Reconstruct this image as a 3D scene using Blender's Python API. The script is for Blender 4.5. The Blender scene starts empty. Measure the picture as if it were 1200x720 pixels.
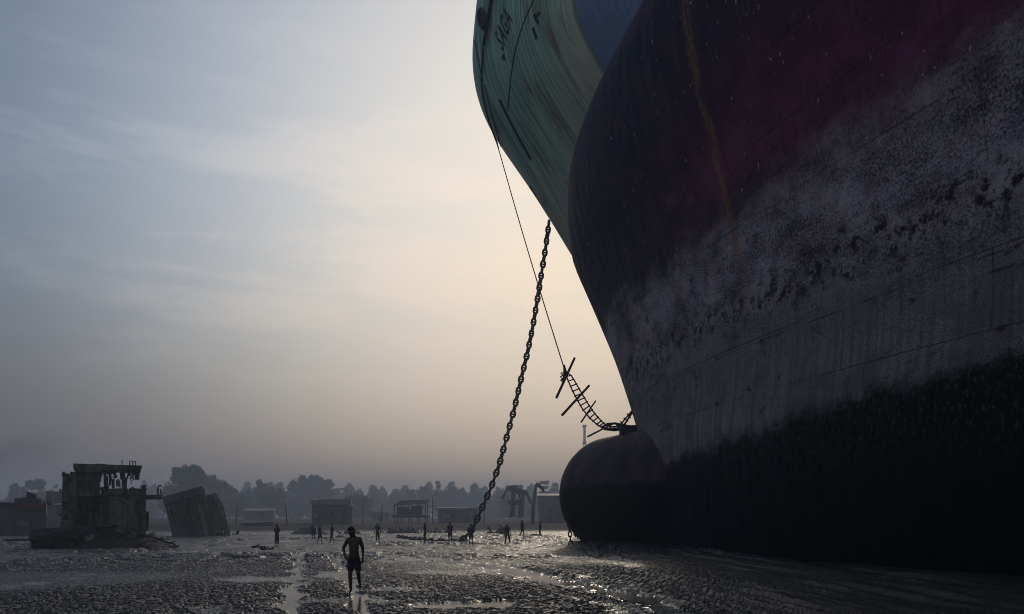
import bpy, bmesh, math, random
import numpy as np
from mathutils import Vector, Matrix, Euler
from mathutils.bvhtree import BVHTree

random.seed(7)
R = math.radians
F = 933.0          # focal length in photo pixels (1200 wide)
CAMZ = 1.75
scene = bpy.context.scene
COL = scene.collection

# ------------------------------------------------------------------ helpers
FACE = [0.0]       # heading (tangent) that the thing being built turns its front along
def P(px, py, D):
    "point at distance D that the photo shows at (px, py); with FACE set, on a front plane turned to that heading"
    k = FACE[0]; q = (px - 600) / F; t = D * (k * k + 1) / (q * k + 1)
    return Vector((q * t, t, CAMZ + (614 - py) / F * t))
def NV():
    return Vector((FACE[0], 1, 0)).normalized()

def tag(o, label=None, cat=None, group=None, kind=None):
    if label: o['label'] = label
    if cat: o['category'] = cat
    if group: o['group'] = group
    if kind: o['kind'] = kind
    return o

def empty(name, loc, label=None, cat=None, group=None):
    o = bpy.data.objects.new(name, None)
    COL.objects.link(o); o.location = loc
    o.empty_display_size = .2
    return tag(o, label, cat, group)

def mesh_obj(name, verts, faces, mat, parent=None, smooth=False, origin=None):
    "verts in world space; stored relative to the parent (or origin)"
    off = Vector(parent.matrix_world.translation) if parent is not None and parent.parent is None and parent.type == 'EMPTY' else Vector((0, 0, 0))
    if parent is not None:
        q = parent; off = Vector((0, 0, 0))
        while q is not None:
            off += q.location; q = q.parent
    if origin is not None: off = Vector(origin)
    me = bpy.data.meshes.new(name)
    me.from_pydata([tuple(Vector(v) - off) for v in verts], [], faces)
    me.validate(); me.update()
    if smooth:
        me.polygons.foreach_set('use_smooth', [True] * len(me.polygons))
    if mat: me.materials.append(mat)
    o = bpy.data.objects.new(name, me)
    COL.objects.link(o)
    if parent is not None: o.parent = parent
    elif origin is not None: o.location = off
    return o

class MB:
    "collects shapes, world coordinates"
    def __init__(s): s.v = []; s.f = []
    def add(s, v, f):
        b = len(s.v); s.v += [Vector(q) for q in v]; s.f += [tuple(b + i for i in q) for q in f]
    def box(s, a, b, tilt=0, jit=0, pivot=None):
        a = Vector(a); b = Vector(b)
        c = [Vector((x, y, z)) for z in (a.z, b.z) for y in (a.y, b.y) for x in (a.x, b.x)]
        if jit: c = [q + Vector((random.uniform(-jit, jit), random.uniform(-jit, jit), random.uniform(-jit, jit))) for q in c]
        if tilt:
            pv = Vector(pivot) if pivot else (a + b) / 2
            m = Matrix.Rotation(tilt, 3, 'Y')
            c = [m @ (q - pv) + pv for q in c]
        s.add(c, [(0, 2, 3, 1), (4, 5, 7, 6), (0, 1, 5, 4), (2, 6, 7, 3), (0, 4, 6, 2), (1, 3, 7, 5)])
    def pbox(s, x0, y0, x1, y1, D, dep, tilt=0, jit=0, pivot=None):
        s.rbox(P(x0, y1, D), P(x1, y0, D), None, None, dep, tilt, jit, pivot)
    def rbox(s, a, c, z0, z1, dep, tilt=0, jit=0, pivot=None):
        n = NV() * dep; z0 = a.z if z0 is None else z0; z1 = c.z if z1 is None else z1
        q = [Vector((p.x, p.y, z)) + o for z in (z0, z1) for o in (Vector((0, 0, 0)), n) for p in (a, c)]
        if jit: q = [v + Vector((random.uniform(-jit, jit), random.uniform(-jit, jit), random.uniform(-jit, jit))) for v in q]
        if tilt:
            pv = Vector(pivot) if pivot else (q[0] + q[7]) / 2
            m = Matrix.Rotation(tilt, 3, n.normalized()); q = [m @ (v - pv) + pv for v in q]
        s.add(q, [(0, 2, 3, 1), (4, 5, 7, 6), (0, 1, 5, 4), (2, 6, 7, 3), (0, 4, 6, 2), (1, 3, 7, 5)])
    def tube(s, pts, r, n=8, closed=False, caps=True):
        pts = [Vector(p) for p in pts]
        rs = r if isinstance(r, (list, tuple)) else [r] * len(pts)
        rings = []; up = Vector((.13, .27, .95)).normalized(); k = len(pts)
        for i, p in enumerate(pts):
            if closed: t = pts[(i + 1) % k] - pts[i - 1]
            else: t = pts[min(i + 1, k - 1)] - pts[max(i - 1, 0)]
            t = t.normalized() if t.length > 1e-9 else Vector((0, 0, 1))
            if i == 0:
                u = t.cross(up)
                if u.length < .1: u = t.cross(Vector((1, 0, 0)))
            else: u = u - t * u.dot(t)
            u.normalize(); w = t.cross(u)
            rings.append([p + (u * math.cos(a) + w * math.sin(a)) * rs[i] for a in [2 * math.pi * j / n for j in range(n)]])
        v = [q for ring in rings for q in ring]; f = []
        for i in range(k if closed else k - 1):
            i2 = (i + 1) % k
            for j in range(n):
                f.append((i * n + j, i * n + (j + 1) % n, i2 * n + (j + 1) % n, i2 * n + j))
        if caps and not closed:
            f.append(tuple(range(n - 1, -1, -1))); f.append(tuple((k - 1) * n + j for j in range(n)))
        s.add(v, f)
    def obj(s, name, mat, parent=None, smooth=False, origin=None):
        return mesh_obj(name, s.v, s.f, mat, parent, smooth, origin)

# value noise
def _hash(ix, iy, seed):
    h = (ix.astype(np.int64) * 374761393 + iy.astype(np.int64) * 668265263 + seed * 1442695041) & 0xffffffff
    h = ((h ^ (h >> 13)) * 1274126177) & 0xffffffff
    h = (h ^ (h >> 16)) & 0xffffffff
    return h / 4294967295.0
def vnoise(x, y, seed=0):
    ix = np.floor(x); iy = np.floor(y); fx = x - ix; fy = y - iy
    fx = fx * fx * (3 - 2 * fx); fy = fy * fy * (3 - 2 * fy)
    a = _hash(ix, iy, seed); b = _hash(ix + 1, iy, seed); c = _hash(ix, iy + 1, seed); d = _hash(ix + 1, iy + 1, seed)
    return (a * (1 - fx) + b * fx) * (1 - fy) + (c * (1 - fx) + d * fx) * fy
def fbm(x, y, seed=0, o=4):
    t = 0; a = .5; n = 0
    for i in range(o):
        t = t + a * vnoise(x * 2 ** i + i * 17.3, y * 2 ** i - i * 9.1, seed + i); n += a; a *= .5
    return t / n
def sstep(a, b, x):
    t = np.clip((x - a) / float(b - a), 0, 1); return t * t * (3 - 2 * t)

# ------------------------------------------------------------------ materials
class NT:
    def __init__(s, name):
        s.m = bpy.data.materials.new(name); s.m.use_nodes = True
        s.t = s.m.node_tree; s.t.nodes.clear()
        s.out = s.t.nodes.new('ShaderNodeOutputMaterial')
    def n(s, ty, ins=None, **kw):
        nd = s.t.nodes.new(ty)
        for k, v in kw.items(): setattr(nd, k, v)
        for k, v in (ins or {}).items():
            sock = nd.inputs[k]
            if hasattr(v, 'default_value') and hasattr(v, 'is_linked'): s.t.links.new(v, sock)
            else: sock.default_value = v
        return nd
    def math(s, op, a, b=0, c=0, clamp=False):
        nd = s.n('ShaderNodeMath', {0: a, 1: b, 2: c}, operation=op); nd.use_clamp = clamp
        return nd.outputs[0]
    def mix(s, f, a, b, mode='MIX'):
        nd = s.t.nodes.new('ShaderNodeMix'); nd.data_type = 'RGBA'; nd.blend_type = mode
        for k, v in ((0, f), (6, a), (7, b)):
            if hasattr(v, 'is_linked'): s.t.links.new(v, nd.inputs[k])
            else: nd.inputs[k].default_value = v if k == 0 else (*v[:3], 1)
        return nd.outputs[2]
    def noise(s, vec, scale, detail=4, rough=.55, dim='3D'):
        nd = s.n('ShaderNodeTexNoise', {'Scale': scale, 'Detail': detail, 'Roughness': rough}, noise_dimensions=dim)
        if vec is not None: s.t.links.new(vec, nd.inputs['Vector'])
        return nd.outputs['Fac']
    def ramp(s, x, a, b, lo=0., hi=1.):
        nd = s.n('ShaderNodeMapRange', {'Value': x, 'From Min': a, 'From Max': b, 'To Min': lo, 'To Max': hi}, interpolation_type='SMOOTHSTEP')
        return nd.outputs[0]
    def vec(s, x, y, z=0.):
        return s.n('ShaderNodeCombineXYZ', {0: x, 1: y, 2: z}).outputs[0]
    def vscale(s, v, sx, sy, sz):
        return s.n('ShaderNodeVectorMath', {0: v, 1: (sx, sy, sz)}, operation='MULTIPLY').outputs[0]
    def bsdf(s, color, rough=.6, spec=.5, metal=0., bump=None, bstr=.3, bdist=.05, **kw):
        b = s.n('ShaderNodeBsdfPrincipled')
        for k, v in (('Base Color', color), ('Roughness', rough), ('Specular IOR Level', spec), ('Metallic', metal)):
            if hasattr(v, 'is_linked'): s.t.links.new(v, b.inputs[k])
            else: b.inputs[k].default_value = (*v[:3], 1) if k == 'Base Color' else v
        if bump is not None:
            bp = s.n('ShaderNodeBump', {'Height': bump, 'Strength': bstr, 'Distance': bdist})
            s.t.links.new(bp.outputs[0], b.inputs['Normal'])
        s.t.links.new(b.outputs[0], s.out.inputs[0])
        return b

def simple(name, c1, c2, scale=3., rough=.7, spec=.3, streak=False, bump=.3):
    t = NT(name); co = t.n('ShaderNodeTexCoord').outputs['Object']
    if streak: co2 = t.vscale(co, 1, 1, .18)
    else: co2 = co
    a = t.noise(co2, scale, 5, .65); b = t.noise(co, scale * 5, 4, .6)
    f = t.ramp(t.math('ADD', t.math('MULTIPLY', a, .7), t.math('MULTIPLY', b, .3)), .38, .62)
    t.bsdf(t.mix(f, c1, c2), rough, spec, bump=t.math('ADD', a, b), bstr=bump)
    return t.m

M = {}
M['iron'] = simple('dark_iron', (.012, .011, .011), (.035, .025, .02), 6, .6, .4)
M['rope'] = simple('tarred_rope', (.012, .012, .012), (.03, .028, .025), 20, .9, .1)
M['wood'] = simple('weathered_pole', (.02, .016, .013), (.05, .04, .03), 9, .85, .2)
M['rust'] = simple('rusty_wreck_plate', (.018, .016, .017), (.19, .16, .145), .9, .85, .2, True)
M['scrap'] = simple('sooty_scrap', (.012, .012, .014), (.05, .045, .042), 1.4, .8, .3)
M['tin'] = simple('dull_tin_sheet', (.09, .09, .09), (.2, .19, .18), 1.2, .6, .4, True)
M['brick'] = simple('sooty_shed_wall', (.06, .045, .04), (.12, .09, .08), .8, .9, .2, True)
M['redband'] = simple('faded_red_paint', (.10, .025, .025), (.16, .05, .04), 1.5, .8, .2)
M['greyplate'] = simple('grey_hull_plate', (.05, .055, .06), (.11, .11, .115), .6, .8, .3, True)
M['skin'] = simple('brown_skin', (.05, .028, .018), (.075, .042, .028), 8, .55, .4, bump=.05)
M['hair'] = simple('black_hair', (.006, .005, .005), (.014, .012, .011), 60, .6, .3)
M['eye'] = simple('eye_white', (.5, .48, .45), (.55, .52, .5), 8, .3, .5, bump=0)
M['cloth_dark'] = simple('dark_cloth', (.012, .013, .018), (.03, .03, .04), 12, .9, .1)
M['cloth_blue'] = simple('faded_blue_cloth', (.03, .045, .08), (.05, .07, .12), 12, .9, .1)
M['cloth_pale'] = simple('pale_cloth', (.35, .34, .33), (.5, .49, .47), 12, .9, .1)
M['bark'] = simple('bark', (.03, .024, .02), (.06, .05, .04), 4, .9, .1)
M['paint_black'] = simple('black_lettering_paint', (.008, .008, .011), (.016, .016, .022), 9, .6, .3, bump=.1)

def foliage(name, a, b):
    t = NT(name); co = t.n('ShaderNodeTexCoord').outputs['Object']
    f = t.noise(co, .8, 3)
    bs = t.bsdf(t.mix(t.ramp(f, .35, .65), a, b), .6, .25)
    return t.m
M['leaf'] = foliage('green_foliage', (.035, .055, .025), (.07, .1, .04))
M['leaf2'] = foliage('dry_foliage', (.045, .06, .03), (.09, .11, .055))

def mud_mat():
    t = NT('wet_tidal_mud')
    co = t.n('ShaderNodeTexCoord').outputs['Object']
    wet = t.n('ShaderNodeAttribute', attribute_name='wet').outputs['Fac']
    z = t.n('ShaderNodeSeparateXYZ', {0: co}).outputs[2]; dry = t.ramp(z, .5, .95)
    mid = t.noise(t.vscale(co, 1, .6, 1), 1.1, 5, .65)
    big = t.noise(co, .25, 4); fine = t.noise(co, 9, 5, .65); vf = t.noise(co, 40, 3, .6)
    c = t.mix(t.ramp(big, .35, .65), (.007, .007, .008), (.020, .019, .018))
    c = t.mix(t.ramp(fine, .35, .68), c, (.045, .042, .038))
    silt = t.n('ShaderNodeAttribute', attribute_name='silt').outputs['Fac']
    c = t.mix(wet, c, (.03, .028, .025))
    c = t.mix(t.math('MULTIPLY', silt, t.ramp(fine, .35, .55)), c, (.46, .41, .33))
    r = t.math('ADD', t.math('MULTIPLY', t.ramp(fine, .3, .7), .35), .27)
    r = t.n('ShaderNodeMix', {0: wet, 2: r, 3: .10}).outputs[0]
    bh = t.math('ADD', t.math('MULTIPLY', fine, .7), t.math('MULTIPLY', vf, .3))
    st = t.math('SUBTRACT', 1., t.math('MULTIPLY', wet, .93))
    c = t.mix(dry, c, t.mix(t.ramp(mid, .4, .6), (.018, .02, .02), (.05, .048, .044)))
    r = t.n('ShaderNodeMix', {0: dry, 2: r, 3: .95}).outputs[0]
    bh = t.math('ADD', bh, t.math('MULTIPLY', mid, 1.6))
    b = t.bsdf(c, r, t.n('ShaderNodeMix', {0: dry, 2: .5, 3: .08}).outputs[0])
    bp = t.n('ShaderNodeBump', {'Height': bh, 'Distance': .05, 'Strength': st})
    t.t.links.new(bp.outputs[0], b.inputs['Normal'])
    return t.m
M['mud'] = mud_mat()

# ------------------------------------------------------------------ ground
def gpt(px, py):
    D = CAMZ * F / (py - 614.0); return ((px - 600) / F * D, D)
def seg_dist(x, y, poly):
    best = np.full(x.shape, 1e9)
    for (x0, y0, w0), (x1, y1, w1) in zip(poly[:-1], poly[1:]):
        dx, dy = x1 - x0, y1 - y0
        t = np.clip(((x - x0) * dx + (y - y0) * dy) / (dx * dx + dy * dy), 0, 1)
        w = w0 + (w1 - w0) * t
        d = np.hypot(x - x0 - t * dx, y - y0 - t * dy) / w
        best = np.minimum(best, d)
    return best
def path(pts): return [(*gpt(a, b), w * .72) for a, b, w in pts]
CH = [path([(336, 740, .24), (338, 712, .28), (343, 690, .42), (352, 668, .5), (352, 652, .6), (372, 645, .7)]),
      path([(432, 735, .22), (424, 705, .3), (408, 680, .3), (397, 662, .4), (385, 650, .6)]),
      path([(400, 648, .8), (450, 652, .8), (520, 657, 1.3), (572, 664, 1.3), (622, 674, 1.3), (668, 684, 1.0), (712, 692, .8), (760, 706, .6), (800, 728, .5)]),
      path([(484, 712, .5), (520, 710, .95), (560, 709, .95), (600, 705, .4)]),
      path([(560, 652, .5), (640, 652, .9), (700, 655, 1.0), (742, 664, .6)]),
      path([(817, 649.5, .18), (960, 668, .12), (1060, 682, .1), (1153, 698, .07), (1260, 716, .05)]),
      path([(925, 690, .08), (1000, 699, .09), (1060, 707, .06), (1100, 722, .05)]),
      path([(660, 700, .18), (720, 712, .2), (750, 730, .15)]),
      path([(0, 634, 3.2), (60, 633.5, 3.), (190, 632, 3.), (330, 630, 2.5)]),
      path([(230, 641, .9), (330, 640, 1.), (430, 641, .8)])]
CHW = [1, 1, 1, 1, .55, .6, .5, .6, .6, .45]
def terrain(x, y):
    r = np.hypot(x, y)
    z = .42 * sstep(62, 88, r) + 1.3 * sstep(98, 175, r) + 2.0 * sstep(175, 320, r)
    z = np.where(y < 0, 0, z)
    return z
def ground_height(x, y):
    r = np.hypot(x, y)
    wx = x + .5 * (fbm(x * .9, y * .9, 5) - .5); wy = y + .8 * (fbm(x * .9 + 40, y * .9, 6) - .5)
    wet = np.zeros(x.shape)
    for poly, k in zip(CH, CHW):
        d = seg_dist(wx, wy, poly)
        edge = fbm(x * 2.2, y * 2.2, 9, 3) - .5
        wet = np.maximum(wet, (1 - sstep(.75, 1.25, d + edge * 2.4)) * k)
    silt = np.zeros(x.shape)
    for i_ in (2, 4, 7):
        d = seg_dist(wx, wy, CH[i_]); edge = fbm(x * 1.4 + 9, y * .8, 19, 4) - .5
        silt = np.maximum(silt, 1 - sstep(.9, 1.8, d + edge * 3.2))
    # scattered film of water in the hollows
    hollow = fbm(x * .35, y * .28, 21, 4)
    clod = vnoise(x * 12, y * 8.5, 31) * .5 + vnoise(x * 25, y * 17, 32) * .5
    coarse = fbm(x * 1.5, y * 1.0, 71, 3); cf = sstep(28, 55, r)
    clod2 = vnoise(x * 3.1, y * 2.6, 33)
    lump = sstep(.46, .62, clod) * .031 + clod2 * .014 + cf * .15 * sstep(.45, .62, coarse)
    amp = .55 + .9 * sstep(.35, .65, fbm(x * .12, y * .12, 41, 3))
    # smoother, combed mud on the right
    comb = sstep(3, 9, x - (y - 20) * .02)
    lump = lump * amp * (1 - .62 * comb)
    dl = seg_dist(x, y, [(a_, b_, 1.) for a_, b_, w_ in CH[2]]); near = sstep(6.5, 2.5, dl) * sstep(-1, 1.5, x)
    warp = 2.2 * fbm(x * .25, y * .12, 83, 3)
    rut = (vnoise(dl * 2.6 + warp, (y + x) * .12, 81) - .5) * .26 + (vnoise(dl * 7 + warp * 2, (y + x) * .3, 82) - .5) * .10
    dr2 = seg_dist(x, y, [(a_, b_, 1.) for a_, b_, w_ in CH[5]]); rut2 = (vnoise(dr2 * 3 + warp, (y + x) * .1, 84) - .5) * .24 * sstep(5, 2, dr2)
    ridges = rut * near + rut2 + comb * .05 * vnoise(x * 2.2 + y * .35, y * .35, 55)
    fade = np.exp(-np.clip(r - 30, 0, 999) / 60)
    und = .10 * (fbm(x * .16, y * .16, 61, 3) - .5) * sstep(12, 18, r) + .03 * (hollow - .5)
    bank = .12 * sstep(.0, 1., 1 - np.abs(x - 1.5 - (y - 20) * .12) / 2.) * 0
    low = -.008
    h = terrain(x, y) + und + (lump + ridges) * (.35 + .65 * fade)
    bx, by = 7.7, 60.0; ax_, ay_ = .53, -.848
    tt = np.clip((x - bx) * ax_ + (y - by) * ay_, 0, 60); db = np.hypot(x - bx - tt * ax_, y - by - tt * ay_) - .06 * tt
    h = h + .34 * sstep(6.6, 3.6, db) * (.6 + .8 * fbm(x * .9, y * .9, 91, 3))
    flat = terrain(x, y) + und * .6 + low
    pud = (1 - sstep(.24, .33, hollow + .12 * (clod2 - .5))) * .55
    wet2 = np.clip(np.maximum(wet, pud * (1 - .7 * comb)), 0, 1)
    h = h * (1 - wet2) + flat * wet2
    return h, wet2, silt
def build_ground():
    rs = [0.6, 2, 4, 6, 8, 10, 12]
    r = 13.0
    while r < 46: rs.append(r); r *= 1.0017
    while r < 95: rs.append(r); r *= 1.0032
    while r < 260: rs.append(r); r *= 1.012
    while r < 1500: rs.append(r); r *= 1.08
    rs.append(1500.)
    an = list(np.linspace(-38, 38, 1650)) + list(np.linspace(38, 322, 70))[1:-1]
    an = np.radians(np.array(an)); rs = np.array(rs)
    nr, na = len(rs), len(an)
    rr, aa = np.meshgrid(rs, an, indexing='ij')
    x = (rr * np.sin(aa)).ravel(); y = (rr * np.cos(aa)).ravel()
    h, wet, silt = ground_height(x, y)
    front = np.abs(((aa.ravel() + np.pi) % (2 * np.pi)) - np.pi) < R(38.01)
    h = np.where(front, h, terrain(x, y)); 
    co = np.column_stack([x, y, h]).astype(np.float32)
    co = np.vstack([co, [[0, 0, 0]]]).astype(np.float32); wet = np.append(wet, 0); silt = np.append(silt, 0)
    i = np.arange(nr - 1)[:, None]; j = np.arange(na)[None, :]; j2 = (j + 1) % na
    q = np.stack([i * na + j, i * na + j2, (i + 1) * na + j2, (i + 1) * na + j], -1).reshape(-1, 4)[:, ::-1]
    c = nr * na
    jj = np.arange(na); tri = np.stack([np.full(na, c), (jj + 1) % na, jj], -1)
    me = bpy.data.meshes.new('mud_flat')
    nq, ntr = len(q), len(tri)
    me.vertices.add(len(co)); me.vertices.foreach_set('co', co.ravel())
    me.loops.add(nq * 4 + ntr * 3); me.loops.foreach_set('vertex_index', np.concatenate([q.ravel(), tri.ravel()]).astype(np.int32))
    me.polygons.add(nq + ntr)
    ls = np.concatenate([np.arange(nq) * 4, nq * 4 + np.arange(ntr) * 3]).astype(np.int32)
    me.polygons.foreach_set('loop_start', ls)
    me.update(calc_edges=True)
    me.polygons.foreach_set('use_smooth', np.ones(nq + ntr, dtype=bool))
    at = me.attributes.new('wet', 'FLOAT', 'POINT'); at.data.foreach_set('value', wet.astype(np.float32))
    at = me.attributes.new('silt', 'FLOAT', 'POINT'); at.data.foreach_set('value', silt.astype(np.float32))
    me.materials.append(M['mud'])
    o = bpy.data.objects.new('ground', me); COL.objects.link(o)
    tag(o, kind='structure')
    # every face must look up
    if me.polygons[1000].normal.z < 0: me.flip_normals()
build_ground()
def gz(x, y):
    h, w, _s = ground_height(np.array([float(x)]), np.array([float(y)])); return float(h[0])

# ------------------------------------------------------------------ ship hulls
def interp(pts, v):
    if v <= pts[0][0]: return pts[0][1] + (v - pts[0][0]) * (pts[1][1] - pts[0][1]) / (pts[1][0] - pts[0][0])
    for (a, b), (c, d) in zip(pts[:-1], pts[1:]):
        if v <= c: return b + (d - b) * (v - a) / (c - a)
    (a, b), (c, d) = pts[-2], pts[-1]
    return d + (v - c) * (d - b) / (c - a)
def lerpf(pts, v):
    if v <= pts[0][0]: return pts[0][1]
    if v >= pts[-1][0]: return pts[-1][1]
    return interp(pts, v)

class Hull:
    def __init__(s, C, aft, B, L, e2, sil, zs, zmin_solve, below, length, station=False):
        s.station = station
        s.C = Vector(C); s.aft = Vector(aft).normalized(); s.p = Vector((s.aft.y, -s.aft.x))   # port side
        if s.p.y > 0: s.p = -s.p
        s.B, s.L, s.e2, s.sil, s.len = B, L, e2, sil, length
        s.zs = zs; s.n = {}
        sm = []
        for z in zs:
            if z >= zmin_solve: sm.append(s.solve(z))
            else: sm.append(None)
        k = next(i for i, q in enumerate(sm) if q is not None)
        # light smoothing of the solved stem
        for _ in range(2):
            c = sm[:]
            for i in range(k + 1, len(sm) - 1): c[i] = (sm[i - 1] + 2 * sm[i] + sm[i + 1]) / 4
            sm = c
        for i in range(k): sm[i] = sm[k] - below(zs[k] - zs[i])
        s.nn = sm
    def half(s, z, x):
        L = lerpf(s.L, z); B = lerpf(s.B, z); e = lerpf(s.e2, z)
        t = min(max(x / L, 0), 1); return B * (1 - (1 - t) ** 2) ** e
    def pt(s, z, n, x, side=1):
        v = s.C + s.aft * (x - n) + s.p * (side * s.half(z, x)); return v
    def solve(s, z):
        L = lerpf(s.L, z)
        xs = [L * (i / 60) ** 2 for i in range(50)]
        def g(n):
            best = 1e9
            for sd in (1, -1):
                for x in xs:
                    v = s.pt(z, n, x, sd)
                    if v.y < 8: continue
                    py = 614 - F * (z - CAMZ) / v.y
                    if py < -70: continue
                    best = min(best, 600 + F * v.x / v.y - interp(s.sil, py))
            return best if best < 1e8 else -1
        lo, hi = -25., 30.
        # larger n -> further forward (left)
        gl, gh = g(lo), g(hi)
        for _ in range(36):
            m = (lo + hi) / 2
            if g(m) > 0: lo = m
            else: hi = m
        return (lo + hi) / 2
    def build(s, name, mat, parent, NP=110):
        zs = s.zs; cols = []
        for i in range(NP): cols.append(('e', (i / (NP - 1)) ** 1.7))
        for i in range(1, 26): cols.append(('s', i / 25))
        Lref = lerpf(s.L, 20)
        us = [t * Lref if k == 'e' else Lref + t * (s.len - Lref) for k, t in cols]
        rows = []; V = []; UV = []
        for zi, z in enumerate(zs):
            n = s.nn[zi]; L = lerpf(s.L, z)
            def xx(c): return c[1] * L if c[0] == 'e' else L + c[1] * (s.len + n - L)
            for sd, cl in ((-1, list(reversed(list(enumerate(cols))))[:-1]), (1, list(enumerate(cols)))):
                for ci, c in cl:
                    v = s.pt(z, n, xx(c), sd); V.append((v.x, v.y, z)); UV.append((sd * us[ci] if not s.station else (xx(c) - n if sd > 0 else -xx(c) - n - 40), z))
        W = 2 * len(cols) - 1; Fc = []
        for i in range(len(zs) - 1):
            for j in range(W - 1):
                Fc.append((i * W + j, i * W + j + 1, (i + 1) * W + j + 1, (i + 1) * W + j))
        nsurf = len(Fc)
        Fc.append(tuple(range(W - 1, -1, -1))); Fc.append(tuple((len(zs) - 1) * W + j for j in range(W)))
        for i in range(len(zs) - 1): Fc.append((i * W, (i + 1) * W, (i + 1) * W + W - 1, i * W + W - 1))
        off = parent.location
        me = bpy.data.meshes.new(name)
        me.from_pydata([tuple(Vector(v) - off) for v in V], [], Fc)
        me.polygons.foreach_set('use_smooth', [i < nsurf for i in range(len(Fc))])
        uv = me.uv_layers.new(name='hull')
        li = np.zeros(len(me.loops), dtype=np.int32); me.loops.foreach_get('vertex_index', li)
        uv.data.foreach_set('uv', np.array(UV, dtype=np.float32)[li].ravel())
        me.materials.append(mat); me.update()
        o = bpy.data.objects.new(name, me); COL.objects.link(o); o.parent = parent
        s.bvh = BVHTree.FromPolygons([Vector(v) for v in V], Fc[:nsurf]); s.W = W; s.us = us; s.nc = len(cols)
        s.V = V; s.F = Fc; s.UV = UV
        return o
    def cast(s, px, py):
        d = Vector(((px - 600) / F, 1, (614 - py) / F)).normalized()
        h, nrm, idx, dist = s.bvh.ray_cast(Vector((0, 0, CAMZ)), d)
        if h is None: return None
        if nrm.dot(d) > 0: nrm = -nrm
        u = s.UV[s.F[idx][0]][0]
        return h, nrm, u

SIL_D = [(0, 749), (37, 723), (79, 704.6), (129, 686), (175, 671), (217, 665.2), (250, 664.2), (292, 667.5), (309, 671), (367, 697), (426, 722), (484, 741), (505, 747), (563, 777)]
SIL_G = [(-40, 565), (0, 558.7), (45, 554.3), (72, 553), (100, 556), (125, 562.5), (150, 573), (177, 590), (222, 621.5), (257, 644), (300, 670), (360, 708), (430, 748), (520, 800)]
zsd = [-.5, .0, .5, 1, 2, 3, 4, 5, 6, 7, 8, 8.5] + [9 + i * .75 for i in range(44)]
BULB_C = Vector((7.7, 60.0))
AFT = Vector((.53, -.848)).normalized()
dark = Hull(BULB_C, AFT,
            B=[(-1, 13), (0, 13.4), (1.5, 14.8), (4, 15.6), (7, 16)],
            L=[(0, 70), (10, 74), (20, 70), (30, 52), (40, 46)],
            e2=[(0, .78), (7, .82), (10, .90), (14, .95), (20, .85), (27, .66), (40, .58)],
            sil=SIL_D, zs=zsd, zmin_solve=8.9, below=lambda d: d * .12, length=125, station=True)
zsg = [-.5, 4, 8, 12, 15] + [17 + i * .75 for i in range(48)]
GAFT = Vector((.97, .24)).normalized()
green = Hull((6.2, 77), GAFT,
             B=[(0, 15), (20, 16)],
             L=[(0, 85), (20, 62), (32, 36), (44, 24), (55, 22)],
             e2=[(0, 1.2), (20, 1.0), (32, .68), (44, .55), (55, .5)],
             sil=SIL_G, zs=zsg, zmin_solve=22, below=lambda d: d * .75, length=120)

# ---- hull paints
def hull_uv(t):
    uv = t.n('ShaderNodeUVMap', uv_map='hull').outputs[0]
    sp = t.n('ShaderNodeSeparateXYZ', {0: uv}); return uv, sp.outputs[0], sp.outputs[1]

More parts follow.
